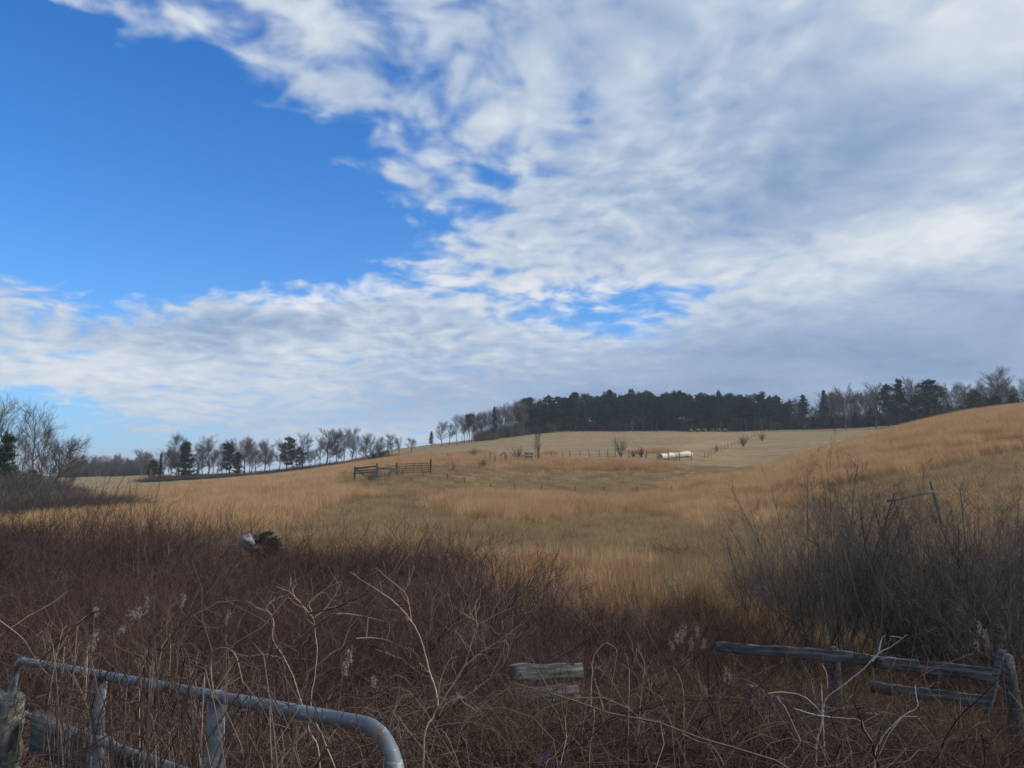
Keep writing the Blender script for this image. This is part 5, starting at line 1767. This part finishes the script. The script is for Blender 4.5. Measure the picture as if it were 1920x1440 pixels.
    paths = [[(-20, 1150, 4.2), (40, 1195, 4.3), (66, 1235, 4.4), (110, 1290, 4.4)], [(-20, 1215, 4.0), (30, 1228, 4.1), (60, 1255, 4.2), (90, 1290, 4.2)],
             [(75, 1240, 4.3), (125, 1190, 4.4), (165, 1155, 4.6), (195, 1146, 4.7), (225, 1160, 4.7), (270, 1200, 4.7), (330, 1290, 4.6)],
             [(120, 1180, 4.6), (150, 1168, 4.6), (190, 1172, 4.6), (230, 1200, 4.6), (268, 1240, 4.5), (300, 1290, 4.4), (350, 1400, 4.2)],
             [(190, 1262, 3.9), (240, 1240, 3.8), (300, 1222, 3.8), (345, 1213, 3.8), (380, 1225, 3.8), (430, 1262, 3.8)],
             [(330, 1200, 4.3), (345, 1170, 4.4), (370, 1140, 4.5), (400, 1125, 4.6), (440, 1123, 4.6), (480, 1140, 4.6), (515, 1160, 4.6)],
             [(290, 1240, 4.4), (320, 1195, 4.5), (350, 1158, 4.6), (380, 1145, 4.6), (405, 1142, 4.6)],
             [(70, 1345, 4.1), (110, 1325, 4.0), (150, 1330, 3.9), (185, 1355, 3.8), (200, 1390, 3.7), (205, 1440, 3.6)],
             [(0, 1380, 3.9), (45, 1345, 3.9), (80, 1325, 3.9), (125, 1325, 3.8), (170, 1345, 3.7), (195, 1375, 3.6)],
             [(20, 1432, 3.6), (60, 1418, 3.5), (100, 1416, 3.5), (140, 1425, 3.4), (180, 1445, 3.3)],
             [(100, 1410, 3.7), (150, 1370, 3.7), (200, 1330, 3.7), (240, 1285, 3.8), (270, 1240, 3.9)], [(115, 1440, 3.5), (170, 1400, 3.5), (225, 1365, 3.5), (262, 1362, 3.5), (300, 1385, 3.5), (340, 1440, 3.4)],
             [(262, 1440, 3.4), (268, 1370, 3.5), (272, 1300, 3.6), (272, 1230, 3.7), (262, 1160, 3.9)], [(420, 1440, 3.1), (424, 1360, 3.1), (426, 1300, 3.2), (424, 1220, 3.3), (432, 1200, 3.4)],
             [(300, 1440, 3.4), (330, 1380, 3.4), (350, 1300, 3.5), (385, 1240, 3.6), (400, 1180, 3.8)], [(330, 1235, 3.9), (380, 1230, 4.0), (440, 1238, 4.0), (490, 1250, 4.0), (560, 1275, 4.0)],
             [(340, 1238, 3.9), (400, 1258, 3.9), (470, 1262, 3.9), (520, 1285, 3.9)], [(400, 1300, 3.3), (395, 1240, 3.5), (410, 1215, 3.6), (440, 1225, 3.6), (455, 1280, 3.5)],
             [(590, 1290, 4.4), (640, 1220, 4.5), (680, 1196, 4.6), (730, 1202, 4.6), (780, 1225, 4.6)], [(690, 1155, 4.9), (705, 1136, 5.0), (722, 1160, 5.0), (732, 1170, 5.0)],
             [(580, 1150, 4.9), (630, 1140, 5.0), (670, 1131, 5.0), (692, 1148, 5.0)], [(560, 1200, 4.6), (610, 1160, 4.8), (660, 1152, 4.9), (720, 1165, 5.0)],
             [(570, 1440, 2.9), (585, 1400, 3.0), (578, 1340, 3.2), (576, 1300, 3.3)], [(590, 1440, 2.9), (615, 1395, 3.1), (600, 1350, 3.2), (585, 1310, 3.3)], [(650, 1440, 2.7), (690, 1420, 2.8), (680, 1385, 2.9), (660, 1360, 3.0)]]
    tt = np.linspace(0, 1, 60)
    gl = A[None] + np.outer(tt, B - A)
    gpx = project(gl)[0]
    gr_ = np.hypot(gl[:, 0], gl[:, 1])
    o_ = np.argsort(gpx)

    def gate_r(px):
        return float(np.interp(px, gpx[o_], gr_[o_]))
    for p in paths:                                            # most of them pass on our side of the gate
        k = rng.uniform(0.86, 1.02)
        C = curve([at(x, y, min(d, gate_r(x) * k) if x < 690 else d) for x, y, d in p], 12)
        P.append(C)
    for k in range(90):                                        # loops hung over the top bar and the braces
        t0 = rng.uniform(0.12, 0.85)
        c0 = A + (B - A) * t0
        w_, up_, dn_ = rng.uniform(0.12, 0.55), rng.uniform(-0.05, 0.22), rng.uniform(0.25, 0.8)
        sd = np.cross(ax, dn)
        sd = sd / np.linalg.norm(sd) * (-1 if np.dot(sd, c0) > 0 else 1)
        f0, f1 = rng.uniform(0.0, 0.16), rng.uniform(-0.12, 0.14)
        pts = [c0 - ax * w_ * rng.uniform(0.7, 1) + dn * dn_ + sd * f0, c0 - ax * w_ * 0.6 + dn * dn_ * 0.35 + sd * f0, c0 + dn * -up_ + sd * (f0 + f1) * 0.5,
               c0 + ax * w_ * 0.6 + dn * dn_ * rng.uniform(0.0, 0.4) + sd * f1, c0 + ax * w_ * rng.uniform(0.8, 1.6) + dn * dn_ * rng.uniform(0.3, 1.0) + sd * f1]
        P.append(curve(pts, 12))
    for k in range(800):                                       # more of the same, laid over the weeds
        px, r = RNG.uniform(-20, 1750), RNG.uniform(4.4, 8.5)
        if px < 150:
            r = max(r, 5.7)
        if 150 < px < 700 and RNG.random() < 0.22:
            r = RNG.uniform(2.9, 4.2)
        g = ground_at(px, r)
        a, L, h = RNG.uniform(0, 6.28), RNG.uniform(0.5, 1.7), RNG.uniform(0.35, 1.15)
        if r < 4.3:
            h = RNG.uniform(0.2, 0.8)
        d = np.array([math.cos(a), math.sin(a), 0])
        pts = [g + d * L * (t - 0.5) + np.array([0, 0, h * (1 - (2 * t - 1.1) ** 2 * 0.9)]) + rng.normal(size=3) * 0.06 for t in np.linspace(0, 1, 6)]
        for q in pts:
            q[2] = max(q[2], float(height(q[0], q[1])) + 0.02)
        P.append(curve(pts, 12))
    P = np.array(P)
    M = len(P)
    R = rng.uniform(0.0014, 0.0032, M)[:, None] * np.linspace(1, 0.55, 12)[None]
    T, TR = sprout(P, R, 5, 0.1, 1.0, (0.4, 1.1), (0.08, 0.32), 0.05, 4, 0.6, rng, 0.5, 0.2)
    v = rng.random(M)
    V, F, vv = join([tubes(P, R, 5, v), tubes(T, np.maximum(TR, 0.001), 3, np.repeat(v, 5))])
    tag(obj('vine_tangle', mesh_np('vine_tangle', V, F, M_VINE, vv)), 'arching brown vines tangled over the pipe gate and the weeds', kind='stuff')


near_things()


# ------------------------------------------------------------------ winter air
def make_haze():
    lo, hi, w = float(ZG.min()) - 1.0, 62.0, 3050.0
    V = np.array([(x, y, z) for x in (-w, w) for y in (-w, w) for z in (lo, hi)])
    F = np.array([(0, 1, 3, 2), (4, 6, 7, 5), (0, 4, 5, 1), (2, 3, 7, 6), (0, 2, 6, 4), (1, 5, 7, 3)])
    m = bpy.data.materials.new('thin_haze')
    m.use_nodes = True
    m.node_tree.nodes.clear()
    o = m.node_tree.nodes.new('ShaderNodeOutputMaterial')
    v = m.node_tree.nodes.new('ShaderNodeVolumePrincipled')
    v.inputs['Color'].default_value = (0.80, 0.90, 1.0, 1.0)
    v.inputs['Density'].default_value = HAZE
    m.node_tree.links.new(v.outputs[0], o.inputs['Volume'])
    tag(obj('haze', mesh_np('haze', V, F, m)), 'thin blue winter haze over the far trees', kind='stuff')


HAZE = 0.00028
make_haze()
